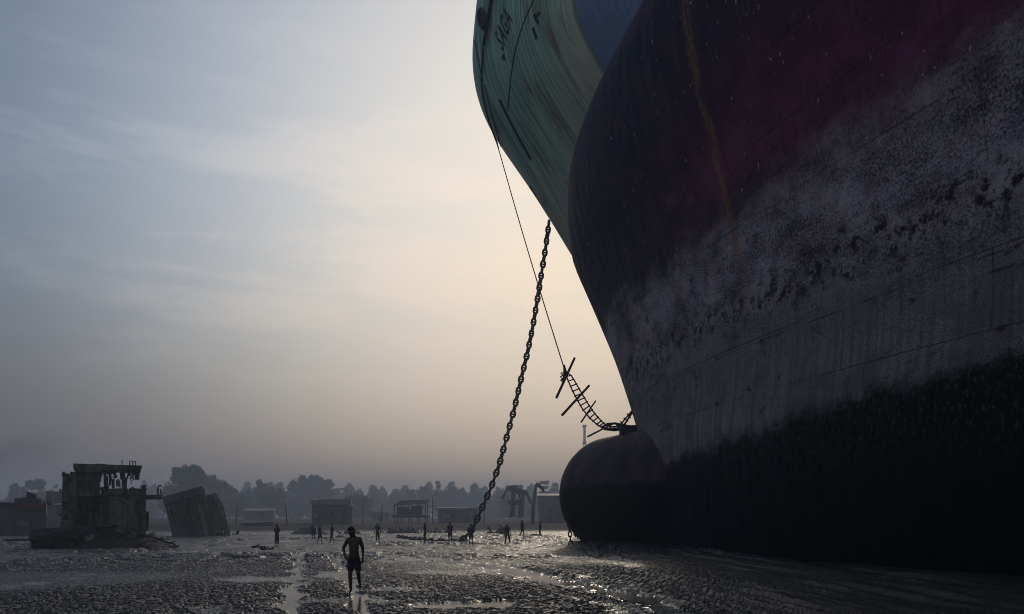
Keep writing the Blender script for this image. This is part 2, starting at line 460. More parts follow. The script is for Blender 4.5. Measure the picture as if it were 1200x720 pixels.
def dark_hull_mat(u_rust):
    t = NT('layered_dark_hull_paint'); uv, u, v = hull_uv(t)
    wob = t.noise(t.vscale(uv, .12, .5, 1), 1, 5, .6)
    wob2 = t.noise(t.vscale(uv, 1.6, .45, 1), 1, 5, .7)
    vertical = t.noise(t.vscale(uv, 3.2, .10, 1), 1, 5, .65)
    vertical2 = t.noise(t.vscale(uv, 11, .35, 1), 1, 4, .6)
    speck = t.noise(t.vscale(uv, 1, 1, 1), 9.5, 9, .9)
    speck2 = t.noise(t.vscale(uv, 1, .8, 1), 22, 5, .85)
    patch = t.noise(t.vscale(uv, .35, .5, 1), 1, 6, .62)
    zz = t.math('ADD', v, t.math('ADD', t.math('MULTIPLY', t.math('SUBTRACT', wob, .5), 3.0), t.math('MULTIPLY', t.math('SUBTRACT', wob2, .5), 1.8)))
    # topsides: navy going purple
    navy = t.mix(t.ramp(patch, .35, .65), (.02, .03, .06), (.07, .032, .06))
    navy = t.mix(t.ramp(vertical, .5, .72), navy, (.09, .08, .11))
    maroon = t.mix(t.ramp(patch, .35, .7), (.15, .035, .08), (.32, .075, .18))
    maroon = t.mix(t.math('MULTIPLY', t.ramp(speck, .5, .6), .5), maroon, (.04, .02, .035))
    maroon = t.mix(t.ramp(vertical2, .5, .75), maroon, (.07, .025, .045))
    maroon = t.mix(t.ramp(t.math('ADD', u, t.math('MULTIPLY', t.math('SUBTRACT', patch, .5), 22)), 24, 8), maroon, (.05, .03, .055))
    c = t.mix(t.ramp(t.math('ADD', zz, t.math('MULTIPLY', t.math('SUBTRACT', patch, .5), 9)), 19.5, 25.5), maroon, navy)
    grey = t.mix(t.ramp(patch, .3, .7), (.50, .40, .49), (.64, .56, .60))
    grey = t.mix(t.ramp(t.math('ADD', speck, t.math('MULTIPLY', t.math('SUBTRACT', patch, .5), .3)), .455, .52), (.028, .02, .03), grey)
    grey = t.mix(t.math('MULTIPLY', t.ramp(speck2, .53, .58), .6), grey, (.09, .035, .06))
    tint = t.noise(t.vscale(uv, 1, 1, 1), .9, 7, .75)
    grey = t.mix(t.math('MULTIPLY', t.ramp(tint, .5, .62), .45), grey, (.17, .06, .11))
    grey = t.mix(t.math('MULTIPLY', t.ramp(tint, .46, .38), .4), grey, (.09, .11, .16))
    c = t.mix(t.ramp(t.math('ADD', zz, t.math('MULTIPLY', t.math('SUBTRACT', speck, .5), 11)), 15.8, 18.2), grey, c)
    # lower greener-grey antifouling with streaks
    low = t.mix(t.ramp(t.math('ADD', t.math('MULTIPLY', vertical, .3), t.math('MULTIPLY', speck, .7)), .38, .62), (.12, .105, .115), (.56, .50, .49))
    low = t.mix(t.math('MULTIPLY', t.ramp(speck2, .49, .54), .8), low, (.03, .03, .035))
    low = t.mix(t.math('MULTIPLY', t.ramp(patch, .42, .62), .6), low, (.11, .10, .105))
    low = t.mix(t.math('MULTIPLY', t.ramp(wob2, .5, .7), .45), low, (.09, .05, .06))
    c = t.mix(t.ramp(zz, 8.5, 14.5), low, c)
    # ragged dark scab line between the two
    scab = t.math('MULTIPLY', t.ramp(t.math('ABSOLUTE', t.math('SUBTRACT', zz, 12.6)), 1.6, .2), t.ramp(t.noise(t.vscale(uv, 1.1, 1.0, 1), 1.4, 9, .8), .5, .56))
    c = t.mix(scab, c, (.028, .014, .02))
    spatch = t.math('MULTIPLY', t.ramp(t.noise(t.vscale(uv, .5, .9, 1), 1.4, 6, .75), .57, .66), t.ramp(v, 27, 12))
    c = t.mix(t.math('MULTIPLY', spatch, .85), c, (.05, .014, .022))
    # teal spots along the weld seam
    seam = t.math('MULTIPLY', t.ramp(t.math('ABSOLUTE', t.math('SUBTRACT', t.math('SUBTRACT', v, 10.6), t.math('MULTIPLY', t.math('SUBTRACT', wob, .5), .12))), .045, .015), t.ramp(t.noise(t.vscale(uv, .5, .1, 1), 1, 4), .42, .6))
    teal = t.math('MULTIPLY', t.ramp(t.math('ABSOLUTE', t.math('SUBTRACT', v, 10.5)), .8, .1), t.ramp(t.noise(uv, .8, 5, .7), .52, .62))
    c = t.mix(t.math('MULTIPLY', teal, .6), c, (.03, .09, .12))
    c = t.mix(t.math('MULTIPLY', seam, .8), c, (.012, .012, .014))
    # light scars and chips
    chips = t.math('MULTIPLY', t.ramp(t.noise(t.vscale(uv, 1, .45, 1), 5.5, 3, .55), .685, .715), t.ramp(v, 14, 17))
    c = t.mix(chips, c, (.75, .72, .66))
    # fouled bottom
    foul = t.math('SUBTRACT', t.math('ADD', v, t.math('ADD', t.math('MULTIPLY', t.math('SUBTRACT', t.noise(t.vscale(uv, .7, .8, 1), 1, 8, .72), .5), 2.6), t.math('MULTIPLY', t.math('SUBTRACT', speck, .5), 1.6))), t.math('MULTIPLY', u, .075))
    slime = t.mix(t.ramp(t.noise(t.vscale(uv, 1, .5, 1), 6, 8, .82), .53, .60), (.006, .006, .007), (.10, .10, .08))
    slime = t.mix(t.ramp(v, 6.0, 3.0), slime, (.005, .005, .006))
    c = t.mix(t.ramp(foul, 5.2, 4.3), c, slime)
    # rust run down one frame
    du = t.math('ABSOLUTE', t.math('ADD', t.math('SUBTRACT', u, t.math('ADD', u_rust[2], t.math('MULTIPLY', v, t.math('ADD', u_rust[1], t.math('MULTIPLY', v, u_rust[0]))))), t.math('MULTIPLY', t.math('SUBTRACT', wob2, .5), .35)))
    run = t.math('MULTIPLY', t.math('MULTIPLY', t.ramp(du, .48, .08), t.ramp(v, 11, 16)), t.ramp(t.noise(t.vscale(uv, 6, .8, 1), 1, 6, .8), .4, .6))
    c = t.mix(t.math('MULTIPLY', run, .9), c, (.40, .18, .09))
    plate = t.n('ShaderNodeTexBrick', {'Vector': uv, 'Scale': .1, 'Mortar Size': .0035, 'Brick Width': 1.1, 'Row Height': .27, 'Color1': (1, 1, 1, 1), 'Color2': (.95, .95, .95, 1), 'Mortar': (0, 0, 0, 1)})
    c = t.mix(t.math('MULTIPLY', plate.outputs['Fac'], t.math('MULTIPLY', t.ramp(wob, .35, .6), .55)), c, (.012, .011, .013))
    sc = t.ramp(t.noise(t.vscale(uv, 7, .5, 1), 1, 6, .8), .66, .72)
    c = t.mix(t.math('MULTIPLY', t.math('MULTIPLY', sc, .4), t.ramp(v, 7, 10)), c, (.5, .47, .45))
    bh = t.math('ADD', t.math('ADD', t.math('MULTIPLY', speck, .5), t.math('MULTIPLY', patch, .8)), t.math('MULTIPLY', plate.outputs['Fac'], -.35))
    bh = t.math('ADD', bh, t.math('MULTIPLY', t.noise(t.vscale(uv, .9, .35, 1), 1, 2, .4), 5.0))
    bh = t.math('ADD', bh, t.math('MULTIPLY', t.math('SINE', t.math('MULTIPLY', u, 7.5)), t.math('MULTIPLY', patch, .25)))
    r = t.math('ADD', t.math('MULTIPLY', speck, .3), .55)
    t.bsdf(c, r, .12, bump=bh, bstr=.7, bdist=.08)
    return t.m

def green_hull_mat(u_blue, v_blue):
    t = NT('streaked_green_hull_paint'); uv, u, v = hull_uv(t)
    s1 = t.noise(t.vscale(uv, 2.6, .05, 1), 1, 5, .6); s2 = t.noise(t.vscale(uv, 8, .12, 1), 1, 5, .6); s3 = t.noise(t.vscale(uv, .5, .12, 1), 1, 4, .6)
    g = t.mix(t.ramp(s1, .38, .62), (.22, .42, .33), (.46, .68, .54))
    tan = t.mix(t.ramp(s2, .4, .6), (.46, .45, .36), (.8, .77, .63))
    h = t.math('ADD', v, t.math('MULTIPLY', t.math('SUBTRACT', s1, .5), 14))
    h = t.math('ADD', h, t.math('MULTIPLY', t.math('MULTIPLY', u, u), -.06))
    c = t.mix(t.ramp(h, 40, 28), g, tan)
    c = t.mix(t.math('MULTIPLY', t.ramp(s2, .5, .62), .85), c, (.07, .14, .12))
    c = t.mix(t.math('MULTIPLY', t.ramp(s3, .52, .68), .75), c, (.2, .11, .075))
    # blue top coat aft of a slanting edge
    e = t.math('SUBTRACT', u, u_blue)
    blue = t.mix(t.ramp(s2, .4, .65), (.11, .16, .33), (.27, .33, .50))
    mid = t.math('MULTIPLY', t.ramp(t.math('ABSOLUTE', e), .9, .2), .6)
    c = t.mix(mid, c, (.035, .09, .05))
    c = t.mix(t.ramp(e, 0, .25), c, blue)
    bh = t.math('ADD', t.math('MULTIPLY', s1, .8), t.math('MULTIPLY', s2, .4))
    t.bsdf(c, .6, .2, bump=bh, bstr=.5, bdist=.06)
    return t.m

ds = empty('cargo_ship', (7.7, 60, 0), 'huge dark beached ship with a round bulbous bow and maroon, navy and grey worn paint', 'ship')
hull_d = dark.build('hull', None, ds)
rp = [dark.cast(*q) for q in ((803, 3), (845, 200), (880, 350))]
rcoef = np.polyfit([q[0].z for q in rp], [q[2] for q in rp], 2)
print('rust', rcoef, [(q[2], q[0].z) for q in rp], 'stem n', [round(q, 1) for q in dark.nn[::6]])
hull_d.data.materials.clear(); hull_d.data.materials.append(dark_hull_mat([float(q) for q in rcoef]))
gs = empty('green_ship', (6.2, 77, 0), 'pale green ship bow with black lettering and a blue patch behind the dark hull', 'ship')
hull_g = green.build('hull', None, gs)
ub = green.cast(684, 30)
print('blue u', ub[2] if ub else None, 'stem n', [round(q, 1) for q in green.nn[::6]])
hull_g.data.materials.clear(); hull_g.data.materials.append(green_hull_mat(ub[2] if ub else 9, 0))

# bulb
def bulb_mat():
    t = NT('bulb_paint'); co = t.n('ShaderNodeTexCoord').outputs['Object']
    z = t.n('ShaderNodeSeparateXYZ', {0: co}).outputs[2]
    a = t.noise(t.vscale(co, 1, 1, .3), .8, 6, .65); b = t.noise(co, 5, 5, .7); w = t.noise(co, .5, 4)
    vs = t.noise(t.vscale(co, 2.5, 2.5, .25), 1, 6, .7)
    c = t.mix(t.ramp(a, .35, .65), (.03, .018, .03), (.10, .05, .065))
    c = t.mix(t.ramp(vs, .5, .62), c, (.025, .035, .05))
    ring = t.math('ABSOLUTE', t.math('SINE', t.math('MULTIPLY', t.math('ADD', t.math('MULTIPLY', t.n('ShaderNodeSeparateXYZ', {0: co}).outputs[0], .53), t.math('MULTIPLY', t.n('ShaderNodeSeparateXYZ', {0: co}).outputs[1], -.848)), 1.1)))
    c = t.mix(t.ramp(ring, .035, .01), c, (.015, .012, .015))
    c = t.mix(t.math('MULTIPLY', t.ramp(b, .5, .65), .5), c, (.03, .05, .06))
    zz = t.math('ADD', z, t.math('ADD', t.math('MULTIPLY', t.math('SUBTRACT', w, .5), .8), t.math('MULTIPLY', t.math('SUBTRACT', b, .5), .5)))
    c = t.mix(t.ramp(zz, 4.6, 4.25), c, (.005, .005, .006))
    t.bsdf(c, .65, .12, bump=b, bstr=.5)
    return t.m
def build_bulb():
    aft3 = Vector((AFT.x, AFT.y, 0)); side = Vector((dark.p.x, dark.p.y, 0)); up = Vector((0, 0, 1))
    V = []; Fc = []; n = 48; stations = []
    for k in range(14):
        a = k / 14 * math.pi / 2
        stations.append((-4.2 * math.cos(a) * 1.0, math.sin(a)))
    for k in range(12): stations.append((k * 1.6, 1.0))
    for (x, rr) in stations:
        rr = max(rr, .02)
        for j in range(n):
            a = 2 * math.pi * j / n
            hw, hh = 4.1, 4.35
            zc = 3.95 + (0.035 * max(x, 0))
            V.append(Vector((BULB_C.x, BULB_C.y, 0)) + aft3 * x + side * (hw * rr * math.cos(a)) + up * (zc + hh * rr * math.sin(a)))
    for i in range(len(stations) - 1):
        for j in range(n): Fc.append((i * n + j, i * n + (j + 1) % n, (i + 1) * n + (j + 1) % n, (i + 1) * n + j))
    Fc.append(tuple(range(n - 1, -1, -1))); Fc.append(tuple((len(stations) - 1) * n + j for j in range(n)))
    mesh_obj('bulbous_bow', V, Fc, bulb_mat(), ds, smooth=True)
    b = MB()   # small bracket at the root of the stem
    q = P(735, 503, 57.5); b.box(q + Vector((-.5, -.3, -.6)), q + Vector((1.6, .6, .25)))
    b.obj('bracket', M['iron'], ds)
build_bulb()

# lines, letters and fittings on the green bow
def on_green(pts, off=.05, step=12):
    out = []
    for (a, b), (c, d) in zip(pts[:-1], pts[1:]):
        k = max(2, int(math.hypot(c - a, d - b) / step))
        for i in range(k):
            r = green.cast(a + (c - a) * i / k, b + (d - b) * i / k)
            if r: out.append(r[0] + r[1] * off)
    r = green.cast(*pts[-1])
    if r: out.append(r[0] + r[1] * off)
    return out
def gline(name, pts, rad, mat=None, step=8):
    for _ in range(2):
        if len(pts) > 2: pts = [pts[0]] + [(a[0] * (1 - f) + b_[0] * f, a[1] * (1 - f) + b_[1] * f) for a, b_ in zip(pts[:-1], pts[1:]) for f in (.25, .75)] + [pts[-1]]
    q = on_green(pts, rad * .5, step)
    if len(q) > 1:
        b = MB(); b.tube(q, rad, 6); return b.obj(name, mat or M['paint_black'], gs, True)
gline('weld_seam', [(627, -3), (612, 30), (603, 62), (598, 95), (595, 130)], .05)
gline('weld_seam', [(586, 117), (602, 150), (622, 186)], .12)
gline('weld_seam', [(556.5, 48), (561, 72), (566, 96)], .05)
def flat_strokes(name, strokes, w):
    b = MB()
    for (x0, y0, x1, y1) in strokes:
        r0 = green.cast(x0, y0); r1 = green.cast(x1, y1)
        if not (r0 and r1): continue
        d = (r1[0] - r0[0]).normalized(); sd = d.cross(r0[1]).normalized() * w
        o0 = r0[0] + r0[1] * .04; o1 = r1[0] + r1[1] * .04
        b.add([o0 - sd, o0 + sd, o1 + sd, o1 - sd, o0 - sd - r0[1] * .03, o0 + sd - r0[1] * .03, o1 + sd - r1[1] * .03, o1 - sd - r1[1] * .03],
              [(0, 1, 2, 3), (7, 6, 5, 4), (0, 4, 5, 1), (1, 5, 6, 2), (2, 6, 7, 3), (3, 7, 4, 0)])
    b.obj(name, M['paint_black'], gs)
flat_strokes('draught_mark', [(624.5, 33, 629, 46), (626, 17, 631, 28), (632, 14.5, 628.5, 22)], .13)
flat_strokes('faded_letter', [(588.5, 66, 591.5, 70.5), (590, 64, 591, 69)], .12)

def letter_mesh():
    cu = bpy.data.curves.new('name_lettering', 'FONT'); cu.body = 'SAGA'; cu.size = 1.0; cu.offset = .012
    cu.fill_mode = 'FRONT'; cu.resolution_u = 3; cu.space_character = 1.12
    o = bpy.data.objects.new('tmp', cu); COL.objects.link(o)
    dg = bpy.context.evaluated_depsgraph_get(); me = bpy.data.meshes.new_from_object(o.evaluated_get(dg))
    bpy.data.objects.remove(o)
    xs = [v.co.x for v in me.vertices]; ys = [v.co.y for v in me.vertices]
    x0, x1, y1 = min(xs), max(xs), max(ys)
    bm = bmesh.new(); bm.from_mesh(me); bmesh.ops.triangulate(bm, faces=bm.faces[:])
    V = []
    for v in bm.verts:
        a = (v.co.x - x0) / (x1 - x0); h = v.co.y / y1
        px = 589.5 + 11.5 * a - 9.5 * h; py = 61 - 36.5 * a - 20.5 * h
        r = green.cast(px, py)
        if r: V.append(r[0] + r[1] * .05)
        else: V.append(P(px, py, 74))
    bm.verts.index_update()
    Fc = [tuple(q.index for q in f.verts) for f in bm.faces]; bm.free()
    mesh_obj('name_lettering', V, Fc, M['paint_black'], gs)
letter_mesh()
# hawse pipe
def hawse():
    r = green.cast(565.5, 22)
    if not r: return
    c, nr, _ = r; u = (green.cast(568.5, 31)[0] - green.cast(562.5, 13)[0]); hl = u.length / 2; u.normalize(); w = u.cross(nr).normalized()
    ring = [c + nr * .12 + u * (hl * 1.0 * math.cos(a)) + w * (.5 * math.sin(a)) for a in [2 * math.pi * i / 28 for i in range(28)]]
    b = MB(); b.tube(ring, .14, 8, closed=True)
    b.add([q - nr * .06 for q in ring], [tuple(range(28))])
    b.obj('hawse_pipe', M['iron'], gs, True)
hawse()
# little bracket on the stem
b = MB(); q = P(624, 226, 77.3); b.tube([q + Vector((-.25, -.6, .35)), q + Vector((.45, -.6, -.55))], .14, 6); b.obj('fairlead', M['iron'], gs)

# ------------------------------------------------------------------ rope, ladder and chain
def gdepth(px, py, off):
    r = green.cast(px, py)
    return (r[0] + r[1] * off) if r else None
thick = [q for q in (gdepth(x, y, .3) for x, y in [(580.5, -6), (579, 2), (576, 20), (573, 38), (570, 54)]) if q]
e1 = empty('mooring_rope', thick[-1], 'thick black rope running down the green bow and thinning to the rope ladder', 'rope')
b = MB(); b.tube(thick, .16, 8); b.obj('thick_rope', M['rope'], e1, True)
thin = [thick[-1]] + [q for q in (gdepth(x, y, .2) for x, y in [(568, 66), (567, 80), (566.3, 95), (568, 112), (571.5, 128), (577, 147), (584, 165)]) if q]
LP = Vector(P(660.5, 430, 61.5))
last = thin[-1]; 
def between(a, b_, n, sag):
    return [a.lerp(b_, i / n) - Vector((0, 0, sag * math.sin(math.pi * i / n))) for i in range(1, n + 1)]
thinb = thin + between(thin[-1], LP, 24, .35)
b = MB(); b.tube(thinb, [.085] * len(thin) + [.045] * 24, 6); b.obj('thin_rope', M['rope'], e1, True)
thin2 = [q for q in (gdepth(x, y, .12) for x, y in [(569, 100), (573, 117), (577, 133), (582, 150), (588, 171)]) if q]
if len(thin2) > 1:
    b = MB(); b.tube(thin2, .05, 6); b.obj('side_line', M['rope'], e1, True)

def rope_ladder():
    D = 60.5
    t = empty('rope_ladder', P(700, 500, 60), 'sagging rope ladder with long wooden spreader poles hanging beside the bulbous bow', 'ladder')
    A = [(662.5, 432), (664.5, 443), (670, 456), (676, 468), (683, 480), (691, 490), (700, 498), (706, 501.5)]
    Bq = [(664, 436), (670, 441), (677, 453), (684, 465), (690, 475), (697, 485), (705, 494), (711, 499)]
    pa = [P(x, y, D - i * .12) for i, (x, y) in enumerate(A)]; pb = [P(x, y, D + .35 - i * .12) for i, (x, y) in enumerate(Bq)]
    for q in (pa, pb):
        b = MB(); b.tube(q, .055, 6); b.obj('side_rope', M['rope'], t, True)
    def along(q, f):
        f = f * (len(q) - 1); i = min(int(f), len(q) - 2); return q[i].lerp(q[i + 1], f - i)
    for k in range(14):
        f = .12 + .86 * k / 13
        b = MB(); a_, c_ = along(pa, f), along(pb, f); d = (c_ - a_) * .12
        b.tube([a_ - d, c_ + d], .055, 6); b.obj('rung', M['wood'], t, True)
    for (x0, y0, x1, y1, r) in [(673.5, 419.5, 652, 466.5, .085), (690.5, 452, 658.5, 487, .085), (698, 470, 681, 495, .06), (721, 495.5, 688.5, 512, .06)]:
        b = MB(); b.tube([P(x0, y0, D + .5), P(x1, y1, D - .6)], [r, r * 1.15], 8); b.obj('spreader_pole', M['wood'], t, True)
    # tangle and tail hauled up to the stem
    for pts, r in (([(706, 501), (715, 503), (722, 502), (728, 501.5), (733, 496), (738, 488), (742, 483)], .07),
                   ([(711, 499), (718, 500.5), (726, 499), (732, 492), (737, 486), (741, 481)], .06),
                   ([(704, 501.5), (712, 497), (721, 496.5), (732, 498.5), (748, 502.5)], .085),
                   ([(708, 502.5), (720, 504), (727, 503)], .12)):
        b = MB(); b.tube([P(x, y, D - 1.1 - .1 * i) for i, (x, y) in enumerate(pts)], r, 6); b.obj('tail_rope', M['rope'], t, True)
    for (x0, y0, x1, y1) in [(727, 503, 722, 497), (732, 500, 727, 494), (736, 494, 731, 490), (739, 490, 735, 485), (717, 504, 713, 498)]:
        b = MB(); b.tube([P(x0, y0, D - 1.4), P(x1, y1, D - 1.3)], .055, 6); b.obj('rung', M['wood'], t, True)
    b = MB()
    for k in range(3):
        a = P(661 + k * .6, 437 + k * 2, D); c = a + Vector((random.uniform(-.35, -.1), random.uniform(-.2, .2), random.uniform(-.35, .1)))
        b.tube([a, c, c + Vector((.2, .1, -.15))], .06, 5)
    b.tube([P(661, 428, D), P(663, 440, D), P(660, 447, D)], [.07, .2, .12], 6)
    b.obj('knot', M['rope'], t, True)
rope_ladder()

def link_mesh(name, L, W, r, stud=True):
    pts = []; hw = W / 2 - r; hl = L / 2 - r - hw
    for i in range(9): a = math.pi * i / 8; pts.append(Vector((hw * math.cos(a), 0, hl + hw * math.sin(a))))
    for i in range(9): a = math.pi + math.pi * i / 8; pts.append(Vector((hw * math.cos(a), 0, -hl + hw * math.sin(a))))
    b = MB(); b.tube(pts, r, 8, closed=True)
    if stud: b.tube([(-hw, 0, 0), (hw, 0, 0)], r * .8, 6)
    me = bpy.data.meshes.new(name); me.from_pydata([tuple(v) for v in b.v], [], b.f)
    me.polygons.foreach_set('use_smooth', [True] * len(me.polygons)); me.materials.append(M['iron']); return me
def chain(root, pts, pitch, me):
    d = [0]
    for a, b_ in zip(pts[:-1], pts[1:]): d.append(d[-1] + (b_ - a).length)
    n = int(d[-1] / pitch); i = 0
    def at(s):
        for k in range(len(d) - 1):
            if s <= d[k + 1]: return pts[k].lerp(pts[k + 1], (s - d[k]) / max(d[k + 1] - d[k], 1e-6))
        return pts[-1]
    for k in range(n):
        s = (k + .5) * pitch; c = at(s); tdir = (at(s + pitch * .6) - at(s - pitch * .6)).normalized()
        q = tdir.to_track_quat('Z', 'Y').to_matrix().to_4x4() @ Matrix.Rotation(R(90 * (k % 2) + 12 + random.uniform(-9, 9)), 4, 'Z')
        o = bpy.data.objects.new('link', me); COL.objects.link(o); o.parent = root
        o.matrix_local = Matrix.Translation(c - root.location) @ q
cp = [(643.5, 259, 76), (642.5, 268, 76), (639.5, 290, 75.8), (635, 318, 75.6), (630, 350, 75.3), (624, 385, 75), (618.5, 412, 74.6), (610, 447, 74.2), (603, 478, 73.8), (594, 512, 73.4), (585, 545, 73), (575, 573, 72.6), (566, 593, 72.3), (558, 611, 72), (551.5, 623, 71.8), (543, 631.5, 71.5)]
pts = [P(*q) for q in cp]
gnd = [(536, 71.0), (526, 70.6), (512, 70.8), (498, 72), (482, 75), (464, 79)]
for x, D in gnd:
    X = (x - 600) / F * D; pts.append(Vector((X, D, gz(X, D) + .0)))
ch = empty('anchor_chain', Vector((pts[15].x, pts[15].y, 0)), 'heavy studded anchor chain hanging from the green bow to the mud', 'chain')
LM = link_mesh('chain_link', .82, .60, .112)
chain(ch, pts, .575, LM)
st = empty('short_chain', P(668.5, 643, 56.5), 'short length of chain dangling under the tip of the bulbous bow', 'chain')
chain(st, [P(666.5, 612, 57.2), P(668, 625, 57), P(669, 642, 56.6)], .36, link_mesh('short_link', .5, .34, .055, False))
b = MB()
for k in range(6):
    x = 672.5 + k * 1.3 + random.uniform(-.4, .4); b.tube([P(x, 622 + k, 56.6), P(x + .3, 627 + k + random.uniform(-2, 3), 56.5)], [.09, .03], 5)
b.obj('hanging_weed', M['scrap'], ds)

# ------------------------------------------------------------------ people
def skin_mesh(joints, edges, sub=2):
    names = list(joints); idx = {k: i for i, k in enumerate(names)}
    me = bpy.data.meshes.new('t'); me.from_pydata([joints[k][0] for k in names], [(idx[a], idx[b_]) for a, b_ in edges], [])
    o = bpy.data.objects.new('t', me); COL.objects.link(o)
    m = o.modifiers.new('s', 'SKIN'); m.use_smooth_shade = True
    for k in names:
        r = joints[k][1]; sv = me.skin_vertices[0].data[idx[k]]
        sv.radius = (r, r) if not isinstance(r, tuple) else r
        sv.use_root = (k == names[0])
    s = o.modifiers.new('u', 'SUBSURF'); s.levels = sub; s.render_levels = sub
    dg = bpy.context.evaluated_depsgraph_get(); out = bpy.data.meshes.new_from_object(o.evaluated_get(dg))
    bpy.data.objects.remove(o); bpy.data.meshes.remove(me)
    out.polygons.foreach_set('use_smooth', [True] * len(out.polygons))
    return out

def person(px, foot_y, h_px, label, pose, D=None, face=0, top=None, legs='cloth_dark', lowerlong=False, fingers=True, detail=False, dz=0, group='workers standing on the mud flat'):
    """local axes: x = to the figure's left when it faces the camera (-y)"""
    if D is None: D = 1.65 * F / h_px
    x = (px - 600) / F * D
    z0 = gz(x, D) + dz
    H = h_px * D / F
    k = H / 1.68
    J = dict(pelvis=(0, 0, .93), belly=(0, 0, 1.05), chest=(0, 0, 1.27), neckb=(0, 0, 1.42), neck=(0, 0, 1.475), head=(0, -.015, 1.555), crown=(0, 0, 1.625),
             sl=(.165, 0, 1.385), el=(.235, .01, 1.12), wl=(.25, -.04, .87), sr=(-.165, 0, 1.385), er=(-.235, .01, 1.12), wr=(-.25, -.04, .87),
             hl=(.085, 0, .89), kl=(.095, -.01, .49), al=(.10, .02, .085), tl=(.11, -.14, .025), hr=(-.085, 0, .89), kr=(-.095, -.01, .49), ar=(-.10, .02, .085), tr=(-.11, -.14, .025))
    J.update(pose)
    rad = dict(pelvis=(.15, .10), belly=(.135, .095), chest=(.155, .10), neckb=.07, neck=.056, head=(.082, .095), crown=(.066, .075), sl=.064, el=.043, wl=.025, sr=.058, er=.043, wr=.028,
               hl=.092, kl=.06, al=.036, tl=.03, hr=.092, kr=.06, ar=.036, tr=.03)
    E = [('pelvis', 'belly'), ('belly', 'chest'), ('chest', 'neckb'), ('neckb', 'neck'), ('neck', 'head'), ('head', 'crown'), ('chest', 'sl'), ('sl', 'el'), ('el', 'wl'), ('chest', 'sr'), ('sr', 'er'), ('er', 'wr'),
         ('pelvis', 'hl'), ('hl', 'kl'), ('kl', 'al'), ('al', 'tl'), ('pelvis', 'hr'), ('hr', 'kr'), ('kr', 'ar'), ('ar', 'tr')]
    for sd in 'lr':       # calf and forearm swell
        kx, ax = Vector(J['k' + sd]), Vector(J['a' + sd]); J['c' + sd] = tuple(kx.lerp(ax, .3) + Vector((0, .015, 0))); rad['c' + sd] = .056
        E.remove(('k' + sd, 'a' + sd)); E += [('k' + sd, 'c' + sd), ('c' + sd, 'a' + sd)]
        w, e = Vector(J['w' + sd]), Vector(J['e' + sd]); d = (w - e).normalized()
        if 'hd' + sd in pose: d = Vector(pose['hd' + sd]).normalized()
        side = d.cross(Vector((0, 1, 0)))
        if side.length < .2: side = d.cross(Vector((1, 0, 0)))
        side.normalize()
        J['p' + sd] = tuple(w + d * .06); rad['p' + sd] = (.03, .018); E.append(('w' + sd, 'p' + sd))
        if fingers:
            for q, (off, ln) in enumerate([(-.024, .075), (-.008, .085), (.008, .08), (.024, .062)]):
                a = w + d * .075 + side * off; bq = a + d * ln * .55; cq = bq + d * ln * .4 + Vector((0, -.012, 0))
                for nm, pt_, r_ in (('f%s%d' % (sd, q), a, .0095), ('g%s%d' % (sd, q), bq, .009), ('h%s%d' % (sd, q), cq, .0075)):
                    J[nm] = tuple(pt_); rad[nm] = r_
                E += [('p' + sd, 'f%s%d' % (sd, q)), ('f%s%d' % (sd, q), 'g%s%d' % (sd, q)), ('g%s%d' % (sd, q), 'h%s%d' % (sd, q))]
            a = w + d * .02 - side * .03; bq = a + d * .035 - side * .02
            J['th' + sd] = tuple(a); J['ti' + sd] = tuple(bq); rad['th' + sd] = .011; rad['ti' + sd] = .009
            E += [('w' + sd, 'th' + sd), ('th' + sd, 'ti' + sd)]
    for kk in list(J):
        if kk.startswith('hd'): J.pop(kk)
    if detail:
        hd = Vector(J['head']); J['nose'] = tuple(hd + Vector((0, -.105, .0))); rad['nose'] = .014; E.append(('head', 'nose'))
        for s_, nm in ((1, 'earl'), (-1, 'earr')):
            J[nm] = tuple(hd + Vector((s_ * .088, .01, 0))); rad[nm] = .016; E.append(('head', nm))
    root = empty('person', (x, D, z0), label, 'person', group)
    root.rotation_euler = (0, 0, face); root.scale = (k, k, k)
    body = skin_mesh({a: (J[a], rad[a]) for a in J}, E)
    def child(name, me, mat):
        me.materials.clear(); me.materials.append(M[mat]); me.name = name
        o = bpy.data.objects.new(name, me); COL.objects.link(o); o.parent = root; return o
    child('body', body, 'skin')
    def g(a, r, up=0): return (tuple(Vector(J[a]) + Vector((0, 0, up))), r)
    # shorts / lungi
    sj = dict(p=g('pelvis', (.156, .118)), w=g('pelvis', (.14, .105), .1), a=g('hl', .108), b=g('hr', .108))
    fk = .92 if not lowerlong else 1.0
    for s_, h_, k_ in (('c', 'hl', 'kl'), ('d', 'hr', 'kr')):
        sj[s_] = (tuple(Vector(J[h_]).lerp(Vector(J[k_]), fk)), .092)
    se = [('p', 'w'), ('p', 'a'), ('p', 'b'), ('a', 'c'), ('b', 'd')]
    if lowerlong:
        for s_, k_, a_, n_ in (('c', 'kl', 'al', 'e'), ('d', 'kr', 'ar', 'f')):
            sj[n_] = (tuple(Vector(J[k_]).lerp(Vector(J[a_]), .85)), .062); se.append((s_, n_))
    child('trousers' if lowerlong else 'shorts', skin_mesh(sj, se), legs)
    if top:
        tj = dict(c=g('chest', (.165, .115)), b=g('belly', (.158, .118)), p=g('pelvis', (.162, .122), -.02), n=g('neckb', .08, -.02), l=g('sl', .075), r=g('sr', .075))
        for s_, a_, b_ in (('m', 'sl', 'el'), ('o', 'sr', 'er')): tj[s_] = (tuple(Vector(J[a_]).lerp(Vector(J[b_]), .6)), .058)
        child('shirt', skin_mesh(tj, [('c', 'b'), ('b', 'p'), ('c', 'n'), ('c', 'l'), ('c', 'r'), ('l', 'm'), ('r', 'o')]), top)
